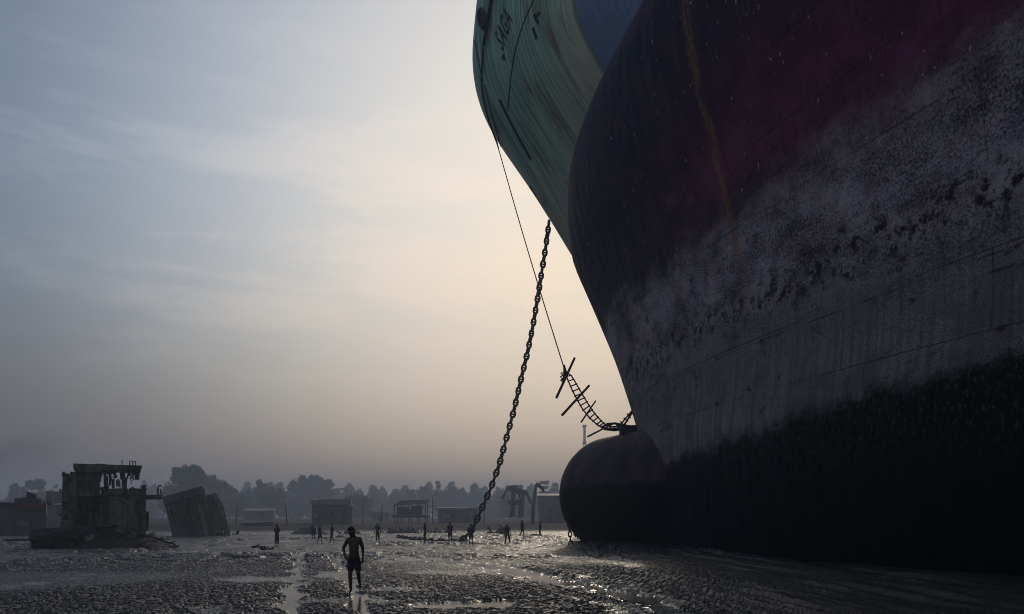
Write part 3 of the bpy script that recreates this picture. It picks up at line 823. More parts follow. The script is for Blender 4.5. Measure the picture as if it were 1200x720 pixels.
    # hair cap
    bm = bmesh.new(); bmesh.ops.create_uvsphere(bm, u_segments=18, v_segments=12, radius=1)
    hc = (Vector(J['head']) + Vector(J['crown'])) / 2 + Vector((0, .012, .02))
    hs = (.098, .108, .1) if detail else (.09, .1, .085)
    for v in bm.verts:
        nz = .93 + .14 * random.random()
        co = Vector((v.co.x * hs[0], v.co.y * hs[1], v.co.z * hs[2])) * nz
        if v.co.z < -.1 and v.co.y < .1: co *= .6
        v.co = co + hc
    hm = bpy.data.meshes.new('hair'); bm.to_mesh(hm); bm.free()
    hm.polygons.foreach_set('use_smooth', [True] * len(hm.polygons)); child('hair', hm, 'hair')
    if detail:
        for s_ in (1, -1):
            bm = bmesh.new(); bmesh.ops.create_uvsphere(bm, u_segments=10, v_segments=8, radius=.011)
            bmesh.ops.translate(bm, verts=bm.verts, vec=Vector(J['head']) + Vector((s_ * .03, -.086, .022)))
            em = bpy.data.meshes.new('eye'); bm.to_mesh(em); bm.free(); child('eye', em, 'eye')
    return root

AKIMBO = dict(el=(.33, .05, 1.14), wl=(.17, -.08, .99), hdl=(-.5, -.7, -.4), er=(-.33, .05, 1.14), wr=(-.17, -.08, .99), hdr=(.5, -.7, -.4))
FOLD = dict(el=(.25, -.02, 1.12), wl=(-.02, -.17, 1.16), hdl=(-1, -.1, .1), er=(-.25, -.02, 1.12), wr=(.02, -.19, 1.12), hdr=(1, -.1, .1))
WIDE = dict(kl=(.13, -.01, .49), al=(.17, .02, .085), tl=(.2, -.13, .025), kr=(-.13, -.01, .49), ar=(-.17, .02, .085), tr=(-.2, -.13, .025))
STEP = dict(kl=(.09, -.14, .5), al=(.1, -.16, .09), tl=(.11, -.32, .03), kr=(-.09, .03, .5), ar=(-.1, .24, .12), tr=(-.1, .13, .03))
# near walker, comes towards the camera, head tipped, one foot lifted behind
WALK = dict(hl=(.075, 0, .89), hr=(-.075, 0, .89), belly=(.01, .0, 1.06), chest=(.0, -.01, 1.27), neckb=(-.02, -.02, 1.42), neck=(-.035, -.035, 1.47), head=(-.055, -.07, 1.545), crown=(-.075, -.07, 1.61),
            sr=(-.158, -.01, 1.36), er=(-.285, .06, 1.13), wr=(-.20, -.07, .93), hdr=(.5, -.4, -.6),
            sl=(.152, -.01, 1.375), el=(.215, .03, 1.12), wl=(.225, -.03, .90), hdl=(-.1, -.2, -.95),
            kr=(-.09, -.06, .5), ar=(-.075, -.05, .085), tr=(-.08, -.2, .03), kl=(.12, -.1, .53), al=(.10, .2, .27), tl=(.135, .19, .12))
person(415, 697, 78, 'barefoot man in shorts walking toward the camera, hand on hip, nearest figure', WALK, D=20.2, legs='cloth_dark', detail=True, face=R(2), group='workers on the mud flat')
PG = 'workers on the mud flat'
def merge(*a):
    d = {}
    for q in a: d.update(q)
    return d
person(324.5, 645, 25.5, 'stocky figure with folded arms standing left of the water channel', FOLD, top='cloth_dark', legs='cloth_dark', lowerlong=True, face=R(-15), group=PG)
person(367.3, 640, 19, 'slight figure in a blue shirt, first of three behind the water channel', WIDE, D=70, top='cloth_blue', face=R(20), group=PG)
person(374.8, 643, 22.5, 'slim figure, middle one of the three behind the water channel', merge(STEP), D=66, top='cloth_dark', face=R(80), group=PG)
person(389, 642, 22.5, 'figure with one elbow out, right one of the three behind the water channel', merge(STEP, dict(el=(.3, .1, 1.15), wl=(.2, -.12, 1.02))), D=67, top='cloth_dark', face=R(-60), group=PG)
person(442.5, 638.5, 22.5, 'lone upright figure standing between the near walker and the chain', {}, D=69, top='cloth_blue', lowerlong=True, face=R(10), group=PG)
person(498, 639, 23, 'narrow figure standing where the grounded chain tails off', dict(kl=(.07, 0, .49), al=(.06, .02, .085), tl=(.06, -.14, .03), kr=(-.05, 0, .49), ar=(-.04, .02, .085), tr=(-.05, -.14, .03)), D=66.5, top='cloth_dark', face=R(75), group=PG)
person(527.5, 639.5, 24.5, 'bare-legged figure standing just left of the chain bend', AKIMBO | dict(el=(.26, .04, 1.12), er=(-.26, .04, 1.12)), D=65, top='cloth_dark', face=R(170), group=PG)
person(552, 640.5, 25, 'figure with both elbows out standing in front of the hanging chain', AKIMBO, D=64.5, top='cloth_dark', face=R(180), group=PG)
person(594.5, 639, 23.5, 'figure with legs apart standing alone right of the chain', merge(WIDE, dict(al=(.24, .02, .085), tl=(.27, -.12, .03), kl=(.17, 0, .49))), D=66, top='cloth_dark', lowerlong=True, face=R(8), group=PG)
person(611.8, 629.5, 20.5, 'farther slim figure, left one of two near the bulbous bow', merge(STEP), D=77, top='cloth_dark', face=R(60), dz=.1, group=PG)
person(633, 631, 19, 'farther short figure, right one of two near the bulbous bow', merge(STEP), D=80, top='cloth_dark', face=R(-70), group=PG)
SIT = dict(kl=(.12, -.36, .96), al=(.12, -.30, .56), tl=(.12, -.44, .52), kr=(-.12, -.36, .96), ar=(-.12, -.30, .56), tr=(-.12, -.44, .52), pelvis=(0, 0, .62), belly=(0, -.03, .76), chest=(0, -.08, .98), neckb=(0, -.1, 1.12), neck=(0, -.1, 1.17), head=(0, -.12, 1.25), crown=(0, -.11, 1.32),
           sl=(.165, -.08, 1.09), sr=(-.165, -.08, 1.09), el=(.22, -.22, .88), er=(-.22, -.22, .88), wl=(.1, -.38, .98), wr=(-.1, -.38, .98), hl=(.09, 0, .6), hr=(-.09, 0, .6))
for px, lab in ((255.5, 'left of two pale-shirted figures crouching at the foot of the tilted hull section'), (260.5, 'right of two pale-shirted figures crouching at the foot of the tilted hull section')):
    person(px, 630, 17, lab, {k_: (v_[0], v_[1], v_[2] - .5) for k_, v_ in SIT.items()}, D=84, top='cloth_pale', face=R(10 if px < 257 else -15), group=PG)

# ------------------------------------------------------------------ wrecks and buildings
def pp(name, mat, parent, boxes, D, dep, **kw):
    b = MB()
    for q in boxes:
        x0, y0, x1, y1 = q[:4]; dd = q[4] if len(q) > 4 else 0; de = q[5] if len(q) > 5 else dep
        b.pbox(x0, y0, x1, y1, D + dd, de, **kw)
    return b.obj(name, M[mat], parent)

def heap(name, mat, parent, prof, D, dep, seed, n=60, base_y=None):
    "a ragged heap whose skyline is prof [(px, py)], standing on the ground"
    rnd = random.Random(seed); x0, x1 = prof[0][0], prof[-1][0]; V = []; Fc = []; m = 9
    for i in range(n + 1):
        px = x0 + (x1 - x0) * i / n; top = interp(prof, px)
        zt = P(px, top, D).z; X = P(px, top, D).x
        for j in range(m + 1):
            t = j / m; y = D - dep * .5 + dep * t; bell = math.sin(math.pi * t) ** .55
            z = max(-.3, -.15 + (zt + .15) * bell * rnd.uniform(.82, 1.0) if 0 < j < m else -.3)
            if j == m // 2: z = zt * rnd.uniform(.85, 1.12)
            V.append((X * y / D * .0 + X + rnd.uniform(-.06, .06), y + rnd.uniform(-.1, .1), z))
    for i in range(n):
        for j in range(m): a = i * (m + 1) + j; Fc.append((a, a + 1, a + m + 2, a + m + 1))
    return mesh_obj(name, V, Fc, M[mat], parent)

def wreck():
    FACE[0] = (120 - 600) / F
    D = 56
    t = empty('shipwreck', P(125, 641, D) * 1.0, 'ruined ship superstructure with a broken top deck on a mound of scrap plate', 'wreck'); t.location.z = 0
    heap('scrap_mound', 'scrap', t, [(39, 645), (43, 637), (50, 640), (54, 635), (56, 622), (70, 618), (82, 619), (95, 615), (110, 614), (122, 617), (135, 622), (150, 624), (165, 626), (185, 629), (203, 633), (211, 641)], D - .6, 4.2, 3)
    b = MB(); rnd = random.Random(5)
    b.pbox(56, 621, 72, 641, D - 1.2, 2.5, jit=.12); b.pbox(52, 634, 64, 643, D - 1.6, 1.5, jit=.15)
    for k in range(130):   # loose plates and girders on the mound
        px = rnd.uniform(46, 200); py = interp([(39, 640), (56, 626), (110, 620), (150, 626), (211, 637)], px) + rnd.uniform(-4, 11)
        c = P(px, py, D - 1.4 + rnd.uniform(-.6, 1)); L = rnd.uniform(.3, 1.9)
        m = Euler((rnd.uniform(-.6, .6), rnd.uniform(-.5, .5), rnd.uniform(0, 3))).to_matrix()
        w, h = rnd.choice([(.5, .02), (.08, .08), (.06, .1), (.9, .02)])
        vs = [m @ Vector((x * L / 2, y * w / 2, z * h / 2)) + c for z in (-1, 1) for y in (-1, 1) for x in (-1, 1)]
        b.add(vs, [(0, 2, 3, 1), (4, 5, 7, 6), (0, 1, 5, 4), (2, 6, 7, 3), (0, 4, 6, 2), (1, 3, 7, 5)])
    b.obj('loose_plate', M['scrap'], t)
    pp('pale_plate', 'tin', t, [(100, 627, 111, 633, -2.6, .1)], D, .1, tilt=R(-18), jit=.05)
    # left stair tower, leaning very slightly
    b = MB()
    b.pbox(71, 556, 88, 620, D, 3.2, tilt=R(2), pivot=P(79, 620, D))
    b.pbox(73, 553, 76, 557, D, 1.5); b.pbox(78, 554.5, 80, 557, D, 1); b.pbox(82, 553, 87, 557, D, 1.6)
    b.pbox(69.6, 573, 71.4, 577, D + .2, .8); b.pbox(68.8, 602, 71, 604.5, D + .2, .8); b.pbox(66, 618.5, 72, 620, D - .4, 1.2)
    b.obj('stair_tower', M['rust'], t)
    # main house: front wall with recessed bays
    b = MB()
    b.pbox(87.6, 548, 117, 580, D + .3, 3.6); b.pbox(87.6, 580, 121, 620, D + .9, 3.)
    b.pbox(86.8, 580, 91, 620, D - .1, 1); b.pbox(104, 580, 106.6, 620, D - .05, .95); b.pbox(118, 583, 120.5, 620, D - .1, 1)
    b.pbox(87, 578.6, 121, 581.5, D - .3, 1.6); b.pbox(92, 586, 104, 587.4, D + .2, .8); b.pbox(91, 562, 112, 563, D + .1, .3)
    b.obj('deckhouse', M['rust'], t)
    for q_ in [(93, 596, 103, 618, -.02 + .86, .06), (108, 588, 116, 600, .84, .06), (74, 588, 79, 594, -.05, .1), (74, 566, 78, 571, -.05, .1), (75, 603, 80, 610, -.05, .1), (92, 566, 97, 571, .22, .1), (102, 566, 106, 571, .22, .1)]: pp('opening', 'scrap', t, [q_], D, .06)
    # upper deck with broken span
    b = MB()
    b.pbox(86, 545.6, 166, 549.5, D, 3.8, jit=.05); b.pbox(88, 549, 117, 553, D - .1, 3.6); b.pbox(112, 543.8, 124, 546.2, D + .4, 1.6)
    for (x0, y0, x1, y1) in [(117, 549, 118.6, 564), (121, 549, 123, 567), (123, 558, 126, 571), (128, 553, 130.5, 569), (118, 552.5, 135, 554.5), (133, 549, 136, 560), (136, 551, 145, 553.2), (140, 552, 147, 562), (143.5, 560, 148.5, 576), (146, 549, 155, 553), (155, 549, 158, 556), (157.5, 549, 163, 562), (150, 553, 154, 557), (137, 562, 140, 570), (131, 562, 134, 572)]:
        b.pbox(x0, y0, x1, y1, D + random.uniform(.2, 1.6), .5, jit=.07)
    b.obj('broken_deck', M['rust'], t)
    # right house with arch, ragged top
    b = MB()
    b.pbox(119, 578, 171, 625, D + .5, 3.2); b.pbox(119, 570, 128, 579, D + .7, 2, jit=.1); b.pbox(127, 574, 150, 579, D + .7, 2, jit=.1)
    b.pbox(152, 573, 171, 580, D + .6, 1.5, jit=.1); b.pbox(154, 571.5, 160, 575, D + .6, 1.0, jit=.1); b.pbox(166.5, 569.5, 171.5, 582, D + .3, 1.0, jit=.05)
    b.pbox(170, 580.5, 190, 584.6, D + .8, 1.2, jit=.04); b.pbox(169, 600, 174, 622, D + .9, 1.6, jit=.1)
    b.pbox(120, 577, 168, 579.4, D + .25, .5); b.pbox(168, 590, 170.5, 603, D + .3, .3)
    b.obj('engine_house', M['rust'], t)
    b = MB()
    c = P(138, 602, D + .46); rx = 17 * D / F; rz = 18 * D / F
    arc = [c + Vector((rx * math.cos(a), 0, rz * math.sin(a))) for a in [math.pi * i / 16 for i in range(17)]]
    b.tube(arc, .1, 6)
    for k in range(7): x = 123 + k * 6; b.pbox(x, 600 - 16 * math.sin(math.acos(max(-1, min(1, (x - 138) / 17.5)))), x + .9, 622, D + .42, .1)
    b.obj('arched_frame', M['tin'], t)
    b = MB(); rnd = random.Random(91)
    edge = [(71, 556), (87, 556), (87, 547), (112, 545.5), (124, 545), (166, 547), (150, 574), (171, 573), (171, 600), (128, 576), (119, 572)]
    for k in range(70):
        if k < 50: i_ = rnd.randrange(len(edge)); ex, ey = edge[i_]; ex += rnd.uniform(.5, 5) if ex < 90 else rnd.uniform(-5, 0) if ex > 160 else rnd.uniform(-5, 5); ey += rnd.uniform(-.8, 1.2)
        else: ex = rnd.uniform(117, 164); ey = rnd.uniform(549, 556)
        w_, h_ = rnd.uniform(.4, 1.6), rnd.uniform(1.2, 3.5) if k < 50 else rnd.uniform(3, 13)
        if k >= 50: w_ = rnd.uniform(.3, 1.1)
        b.pbox(ex, ey, ex + w_, ey + h_, D + rnd.uniform(-.2, .5), rnd.uniform(.05, .4), jit=.04, tilt=R(rnd.uniform(-25, 25)))
    b.obj('torn_plate', M['rust'], t)
    b = MB()
    for k in range(14):
        ex = rnd.uniform(74, 168); ey = rnd.choice([560, 583, 590, 600]); b.pbox(ex, ey, ex + rnd.uniform(1.5, 5), ey + rnd.uniform(2, 6), D - .12, .1, jit=.03, tilt=R(rnd.uniform(-8, 8)))
    b.obj('hanging_sheet', M['greyplate'], t)
    b = MB()
    for (x, y0, y1) in ((143, 539, 546), (152, 540, 546), (155.5, 540.5, 546), (158.5, 541, 546)): b.tube([P(x, y1, D + 1.2), P(x, y0, D + 1.2)], .035, 5)
    b.tube([P(151, 540.3, D + 1.2), P(160, 541, D + 1.2)], .03, 5)
    b.tube([P(185, 581, D + 1.2), P(185.2, 572, D + 1.2), P(186.5, 569, D + 1.2), P(188.5, 569.3, D + 1.2), P(189, 571, D + 1.2)], .06, 5)
    b.tube([P(189.5, 581, D + 1.2), P(187.8, 575, D + 1.2), P(189, 573, D + 1.2)], .05, 5)
    b.obj('railing_stub', M['iron'], t)
wreck(); FACE[0] = 0

def tilted():
    FACE[0] = (228 - 600) / F * .7
    D = 86; t = empty('hull_section', Vector((P(229, 632, D).x, D, gz(P(229, 632, D).x, D))), 'tilted ribbed ship hull section leaning left on the mud in front of the tall trees', 'wreck')
    def quadprism(b, q, d0, d1):
        f = [P(x, y, D + d0) for x, y in q]; g_ = [v + NV() * (d1 - d0) for v in f]; n = len(q)
        b.add(f + g_, [tuple(range(n)), tuple(range(2 * n - 1, n - 1, -1))] + [(i, i + n, (i + 1) % n + n, (i + 1) % n) for i in range(n)])
    b = MB(); quadprism(b, [(191, 583), (237, 571), (247, 632), (203, 633)], .6, 4.5); b.obj('plate_wall', M['greyplate'], t)
    b = MB(); quadprism(b, [(190.5, 582.5), (237.8, 569.5), (238.6, 578), (192, 592)], 0, 5)
    quadprism(b, [(236.5, 570), (240, 574), (244, 600), (240.5, 600)], -.1, .6); b.obj('bulwark', M['greyplate'], t)
    b = MB()
    for k in range(9):
        f = k / 8; xa = 197 + 38 * f; ya = 592 - 11 * f; xb = xa + 8; yb = 617 - 2 * f
        b.tube([P(xa, ya, D + .3), P(xb, yb, D + .3)], .14, 5)
    b.tube([P(203, 590, D), P(206, 600, D)], .3, 6); b.tube([P(234, 594, D - .2), P(243, 631, D - .4)], .22, 6)
    b.obj('rib', M['rust'], t)
    b = MB(); quadprism(b, [(239, 582), (250, 579), (266, 631), (246, 632)], 1.5, 6)
    b.tube([P(250, 579, D + 1), P(258, 592, D + 1), (P(268, 632, D + 1))], .3, 6); b.tube([P(255, 590, D + .8), P(262, 610, D + .8), P(264, 631, D + .8)], .2, 6)
    b.obj('side_plate', M['rust'], t)
tilted(); FACE[0] = 0

def left_block():
    FACE[0] = (40 - 600) / F
    D = 82; t = empty('hull_block', Vector((P(25, 636, D).x, D, gz(P(25, 636, D).x, D))), 'cut hull block with a faded red band at the far left', 'wreck')
    pp('plate_wall', 'greyplate', t, [(-30, 593, 17, 637), (17, 595, 54, 637, .2)], D, 6)
    pp('painted_band', 'redband', t, [(17, 590, 54, 596.5, -.05, 6.2)], D, 6)
    b = MB(); rnd = random.Random(2)
    b.pbox(17, 585, 45, 590.5, D, 5, jit=.1); b.pbox(-30, 590, 18, 594, D, 5, jit=.1); b.pbox(26, 581, 46, 586, D + .5, 3, jit=.25); b.pbox(30, 578.5, 44, 582, D + 1, 2, jit=.2)
    for k in range(16): x = rnd.uniform(30, 60); y = rnd.uniform(583, 590); b.tube([P(x, 591, D + rnd.uniform(0, 2)), P(x + rnd.uniform(-2, 2), y, D + rnd.uniform(0, 2))], .1, 5)
    b.obj('torn_edge', M['scrap'], t)
    pp('pale_patch', 'tin', t, [(20, 611, 34, 617, .12, .1)], D, .1)
    t2 = empty('stacked_plates', Vector((P(63, 625, 100).x, 100, .9)), 'stack of pale hull plates between the red-banded block and the ruined superstructure', 'scrap stack')
    pp('plate', 'tin', t2, [(55, 577, 73, 590), (56, 591, 73, 604, .3), (55, 605, 74, 628, -.2)], 100, 4, jit=.15)
left_block(); FACE[0] = 0

def gable_shed(name, label, cat, x0, x1, ytop, yeave, ybase, D, dep, wall, roof, slope=0, over=1.5, openings=(), cen=None):
    D *= 1.5; dep *= 1.4
    FACE[0] = 0; X = (P((x0 + x1) / 2, ybase, D)).x; g0 = gz(X, D + 1); FACE[0] = X / D * .8
    t = empty(name, (X, D, g0), label, cat)
    zb = g0 - .3; zt0 = CAMZ + (614 - ytop) / F * D; za = CAMZ + (614 - yeave) / F * D
    a = P(x0, yeave, D); c = P(x1, yeave, D); n = NV(); w_ = (c - a); w_.z = 0; w_.normalize()
    b = MB(); b.rbox(a, c, zb, za, dep, jit=.22, tilt=R(random.uniform(-1.5, 1.5))); b.obj('wall', M[wall], t)
    for k_ in range(4):
        f_ = random.random() * .8; p0 = a.lerp(c, f_) - n * .3; p1 = a.lerp(c, f_ + random.uniform(.08, .2)) - n * .3; hh = za - g0; z0_ = g0 + hh * random.uniform(0, .5)
        b = MB(); b.rbox(p0, p1, z0_, z0_ + hh * random.uniform(.2, .45), .06, jit=.05, tilt=R(random.uniform(-4, 4))); b.obj('patch_sheet', M[random.choice(['tin', 'rust', 'brick', 'greyplate'])], t)
    o = over * D / F; b = MB()
    f0 = a - w_ * o - n * .5; f1 = c + w_ * o - n * .5; d = n * (dep + .9)
    def z_(v, z): return Vector((v.x, v.y, z))
    if slope:
        b.add([z_(f0, zt0 - .12), z_(f1, zt0 + slope), z_(f1 + d, zt0 + slope + .3), z_(f0 + d, zt0 + .3), z_(f0, za + .01), z_(f1, za + .01), z_(f1 + d, za + .01), z_(f0 + d, za + .01)],
              [(0, 1, 2, 3), (7, 6, 5, 4), (0, 4, 5, 1), (1, 5, 6, 2), (2, 6, 7, 3), (3, 7, 4, 0)])
    else:
        b.add([z_(f0, za), z_(f1, za), z_(f1 + d, za), z_(f0 + d, za), z_(f0 + d / 2, zt0), z_(f1 + d / 2, zt0)],
              [(0, 1, 5, 4), (2, 3, 4, 5), (0, 4, 3), (1, 2, 5), (3, 2, 1, 0)])
    b.obj('roof', M[roof], t)
    for (u0, v0, u1, v1) in openings:
        b = MB(); q0 = P(u0, v1, D) - n * .04; q1 = P(u1, v0, D) - n * .04
        b.rbox(q0, q1, None, None, .06); b.obj('window' if v1 < ybase - 6 else 'door', M['scrap'], t)
    FACE[0] = 0
    return t
gable_shed('tin_shed', 'tall corrugated shed with a slanting roof behind the walking man', 'shed', 366, 410, 585.5, 592, 620, 108, 6, 'brick', 'tin', slope=.15, openings=[(372, 600, 378, 606), (386, 600, 392, 606), (398, 606, 405, 620)])
b = gable_shed('lean_to', 'low lean-to wall against the right side of the tall corrugated shed', 'shed', 404, 412.5, 593, 596, 620, 107, 4, 'brick', 'tin', slope=.05)
gable_shed('beached_barge', 'low dark barge hull lying behind the figure with folded arms', 'boat', 284, 317, 612.5, 615, 631, 96, 5, 'scrap', 'scrap', slope=.12, over=3)
gable_shed('long_shed', 'faint long low shed in the haze left of the tall shed', 'shed', 287, 320, 596, 599, 612, 150, 8, 'tin', 'tin')
gable_shed('small_hut', 'small dark hut just right of the tall corrugated shed', 'hut', 416, 434, 612, 615, 625, 125, 5, 'brick', 'scrap', over=1)
gable_shed('low_store', 'long low store building with a flat roof behind the chain', 'shed', 513, 560, 595, 597.5, 613, 132, 8, 'greyplate', 'tin', slope=.05, openings=[(522, 600, 527, 605), (533, 600, 538, 605), (545, 601, 551, 613)])
gable_shed('warehouse', 'large pale warehouse partly hidden by the bulbous bow', 'warehouse', 631, 690, 577, 581, 612, 140, 14, 'greyplate', 'tin', over=2, openings=[(640, 596, 648, 612)])
gable_shed('far_house', 'pale low house in the haze between the roofed platform and the tall shed', 'house', 437, 456, 597, 601, 612, 160, 7, 'tin', 'greyplate')
# overturned plate
t = empty('hull_plate', Vector((P(352, 629, 94).x, 94, gz(P(352, 629, 94).x, 94))), 'curved hull plate lying on the bank left of the three figures', 'scrap plate')
heap('plate', 'greyplate', t, [(329, 630), (340, 626), (352, 620), (362, 616), (368, 617), (377, 622), (392, 628)], 94, 5, 8, 26)
# roofed platform on posts
def platform():
    D = 186; g0 = gz(P(480, 610, D).x, D); t = empty('open_shelter', Vector((P(480, 606, D).x, D, g0)), 'open-sided shelter with a tin roof on posts on the bank', 'shelter')
    a = P(459, 604, D); b = MB()
    for x in (462, 470, 479, 489, 498.5):
        for dd in (0, 5): q = P(x, 588, D); b.box((q.x - .1, D + dd, g0 - .3), (q.x + .1, D + dd + .2, P(x, 590, D).z))
        o = b.obj('post', M['wood'], t); b = MB()
    f = [(459, 594), (468, 587), (500.5, 585.5), (498, 590.5), (466, 592.5)]
    fr = [P(x, y, D - .6) for x, y in f]; bk = [v + Vector((0, 6.6, .25)) for v in fr]; n = 5
    b.add(fr + bk, [tuple(range(n)), tuple(range(2 * n - 1, n - 1, -1))] + [(i, i + n, (i + 1) % n + n, (i + 1) % n) for i in range(n)])
    b.obj('roof', M['greyplate'], t)
    b = MB(); q0 = P(459, 607, D); q1 = P(501, 603.5, D); b.box((q0.x, D - .3, q0.z), (q1.x, D + 5.5, q1.z)); b.box((P(463, 604, D).x, D + 4, q1.z), (P(476, 604, D).x, D + 4.8, P(463, 594, D).z)); b.obj('floor_deck', M['wood'], t)
    for i, (x0, x1, y) in enumerate([(476, 481, 597), (482, 488, 593), (488.5, 494, 593)]):
        o = MB(); o.box(P(x0, 603.5, D + 1.5), P(x1, y, D + 1.5) + Vector((0, 1.2, 0)), jit=.12)
        o = o.obj('oil_drum_stack', M['scrap'], origin=P((x0 + x1) / 2, 603.5, D + 2))
        tag(o, ['low dark bundle standing left under the open shelter', 'tall dark bundle standing in the middle under the open shelter', 'tall dark bundle standing right under the open shelter'][i], 'bundle')
        o.name = 'bundle'
platform()
# davit crane and pale canvas
def davit():
    D = 168; x = P(624, 606, D).x; g0 = gz(x, D); t = empty('jib_crane', Vector((x, D, g0)), 'thin crane post with a bent jib beside the warehouse', 'crane')
    b = MB(); b.tube([Vector((x, D, g0 - .2)), P(625, 590, D), P(628.3, 567.5, D)], [.42, .34, .28], 8); b.obj('post', M['iron'], t, True)
    b = MB(); b.tube([P(628, 567, D), P(633, 570.5, D), P(637.5, 574.5, D)], [.45, .42, .3], 8); b.tube([P(637.3, 574, D), P(635.5, 576.5, D)], .22, 6); b.obj('jib', M['iron'], t, True)
    c0 = P(629, 572, D + .2); b = MB(); b.add([P(628.7, 571, D), P(623.6, 599, D), P(629, 594, D), c0, P(623.6, 599, D + .8), P(629, 594, D + .8)], [(0, 1, 2), (3, 5, 4), (0, 3, 4, 1), (1, 4, 5, 2), (2, 5, 3, 0)]); b.obj('canvas', M['cloth_pale'], t)
    D = 192; x = P(606, 600, D).x; g0 = gz(x, D); t = empty('loading_gantry', Vector((x, D, g0)), 'dark loading gantry rising from the bank left of the thin crane', 'gantry')
    b = MB()
    for (p0, p1, r) in [((596, 571.5), (617, 577), .3), ((597, 575), (616, 580), .2), ((601, 573), (600, 604), .25), ((613, 577), (612, 604), .25), ((596, 571), (588, 585), .2), ((617, 577), (622, 590), .2), ((606, 575), (601, 588), .15), ((606, 575), (612, 590), .15)]:
        b.tube([P(*p0, D), P(*p1, D)], r * 1.5, 6); b.tube([P(*p0, D + 3), P(*p1, D + 3)], r * 1.5, 6)
    b.tube([P(601, 590, D), P(601, 590, D + 3)], .25, 6); b.tube([P(612, 590, D), P(612, 590, D + 3)], .25, 6)
    b.obj('lattice_frame', M['scrap'], t)
    b = MB(); b.pbox(595, 586, 613, 591, D, 3, jit=.3); b.pbox(598, 590, 603, 606, D, 2, jit=.3); b.pbox(608, 592, 612, 606, D, 2, jit=.3); b.pbox(599, 568.5, 606, 573, D, 2.5, jit=.2); b.pbox(597, 589, 613, 592, D + .3, 2.4, jit=.1); b.pbox(600, 572, 603, 588, D + .5, 2, jit=.2); b.obj('hopper', M['scrap'], t)
davit()
# lattice mast
def mast():
    D = 600; b = MB(); base = P(685, 612, D); zt = P(685, 498, D).z; X = base.x; g0 = 2.5; h = zt - g0
    t = empty('radio_mast', Vector((X, D, g0)), 'faint lattice radio mast above the bulbous bow', 'mast')
    def c(z, i): w = 1.5 * (1 - z) + .7 * z; return Vector((X + (w if i in (0, 3) else -w), D + (w if i < 2 else -w), g0 + h * z))
    for i in range(4): b.tube([c(0, i), c(1, i)], .13, 4)
    N = 14
    for k in range(N):
        for i in range(4): b.tube([c(k / N, i), c((k + 1) / N, (i + 1) % 4)], .08, 3); b.tube([c(k / N, i), c(k / N, (i + 1) % 4)], .08, 3)
    b.obj('lattice', M['greyplate'], t)
    b = MB(); b.box((X - 1.5, D - .6, zt - 2), (X + 1.5, D + .6, zt)); b.box((X - .5, D - .4, zt - 15), (X + .5, D + .4, zt - 2.2)); b.box((X - 1.4, D - .6, zt - 15), (X + 1.4, D + .6, zt - 12.5)); b.obj('antenna', M['greyplate'], t)
mast()
# driftwood and scrap on the mud
def debris(px, py, wpx, label, seed, D=None):
    rnd = random.Random(seed); D = D or CAMZ * F / (py - 614); X = (px - 600) / F * D; b = MB(); w = wpx / F * D; g0 = gz(X, D)
    pts = [Vector((X - w / 2 + w * i / 7, D + rnd.uniform(-.15, .15), g0 + .04 + rnd.uniform(0, .1))) for i in range(8)]
    b.tube(pts, [rnd.uniform(.04, .14) for _ in pts], 6)
    for k in range(4): q = pts[rnd.randrange(1, 6)]; b.tube([q, q + Vector((rnd.uniform(-.3, .3), rnd.uniform(-.2, .2), rnd.uniform(.05, .2)))], [.07, .03], 5)
    o = b.obj('driftwood', M['scrap'], origin=(X, D, g0)); tag(o, label, 'driftwood')
debris(303, 642.5, 16, 'black twisted scrap lying left of the figure with folded arms', 1)
debris(313, 645.5, 14, 'thin black length trailing at the feet of the figure with folded arms', 2)
debris(399, 633, 9, 'small dark scrap on the mud above the near walker', 4, 80)
debris(17, 639, 30, 'low dark strip of debris left of the scrap mound', 6, 66)
debris(628, 632, 12, 'flat dark debris beside the farther short figure', 7, 82)

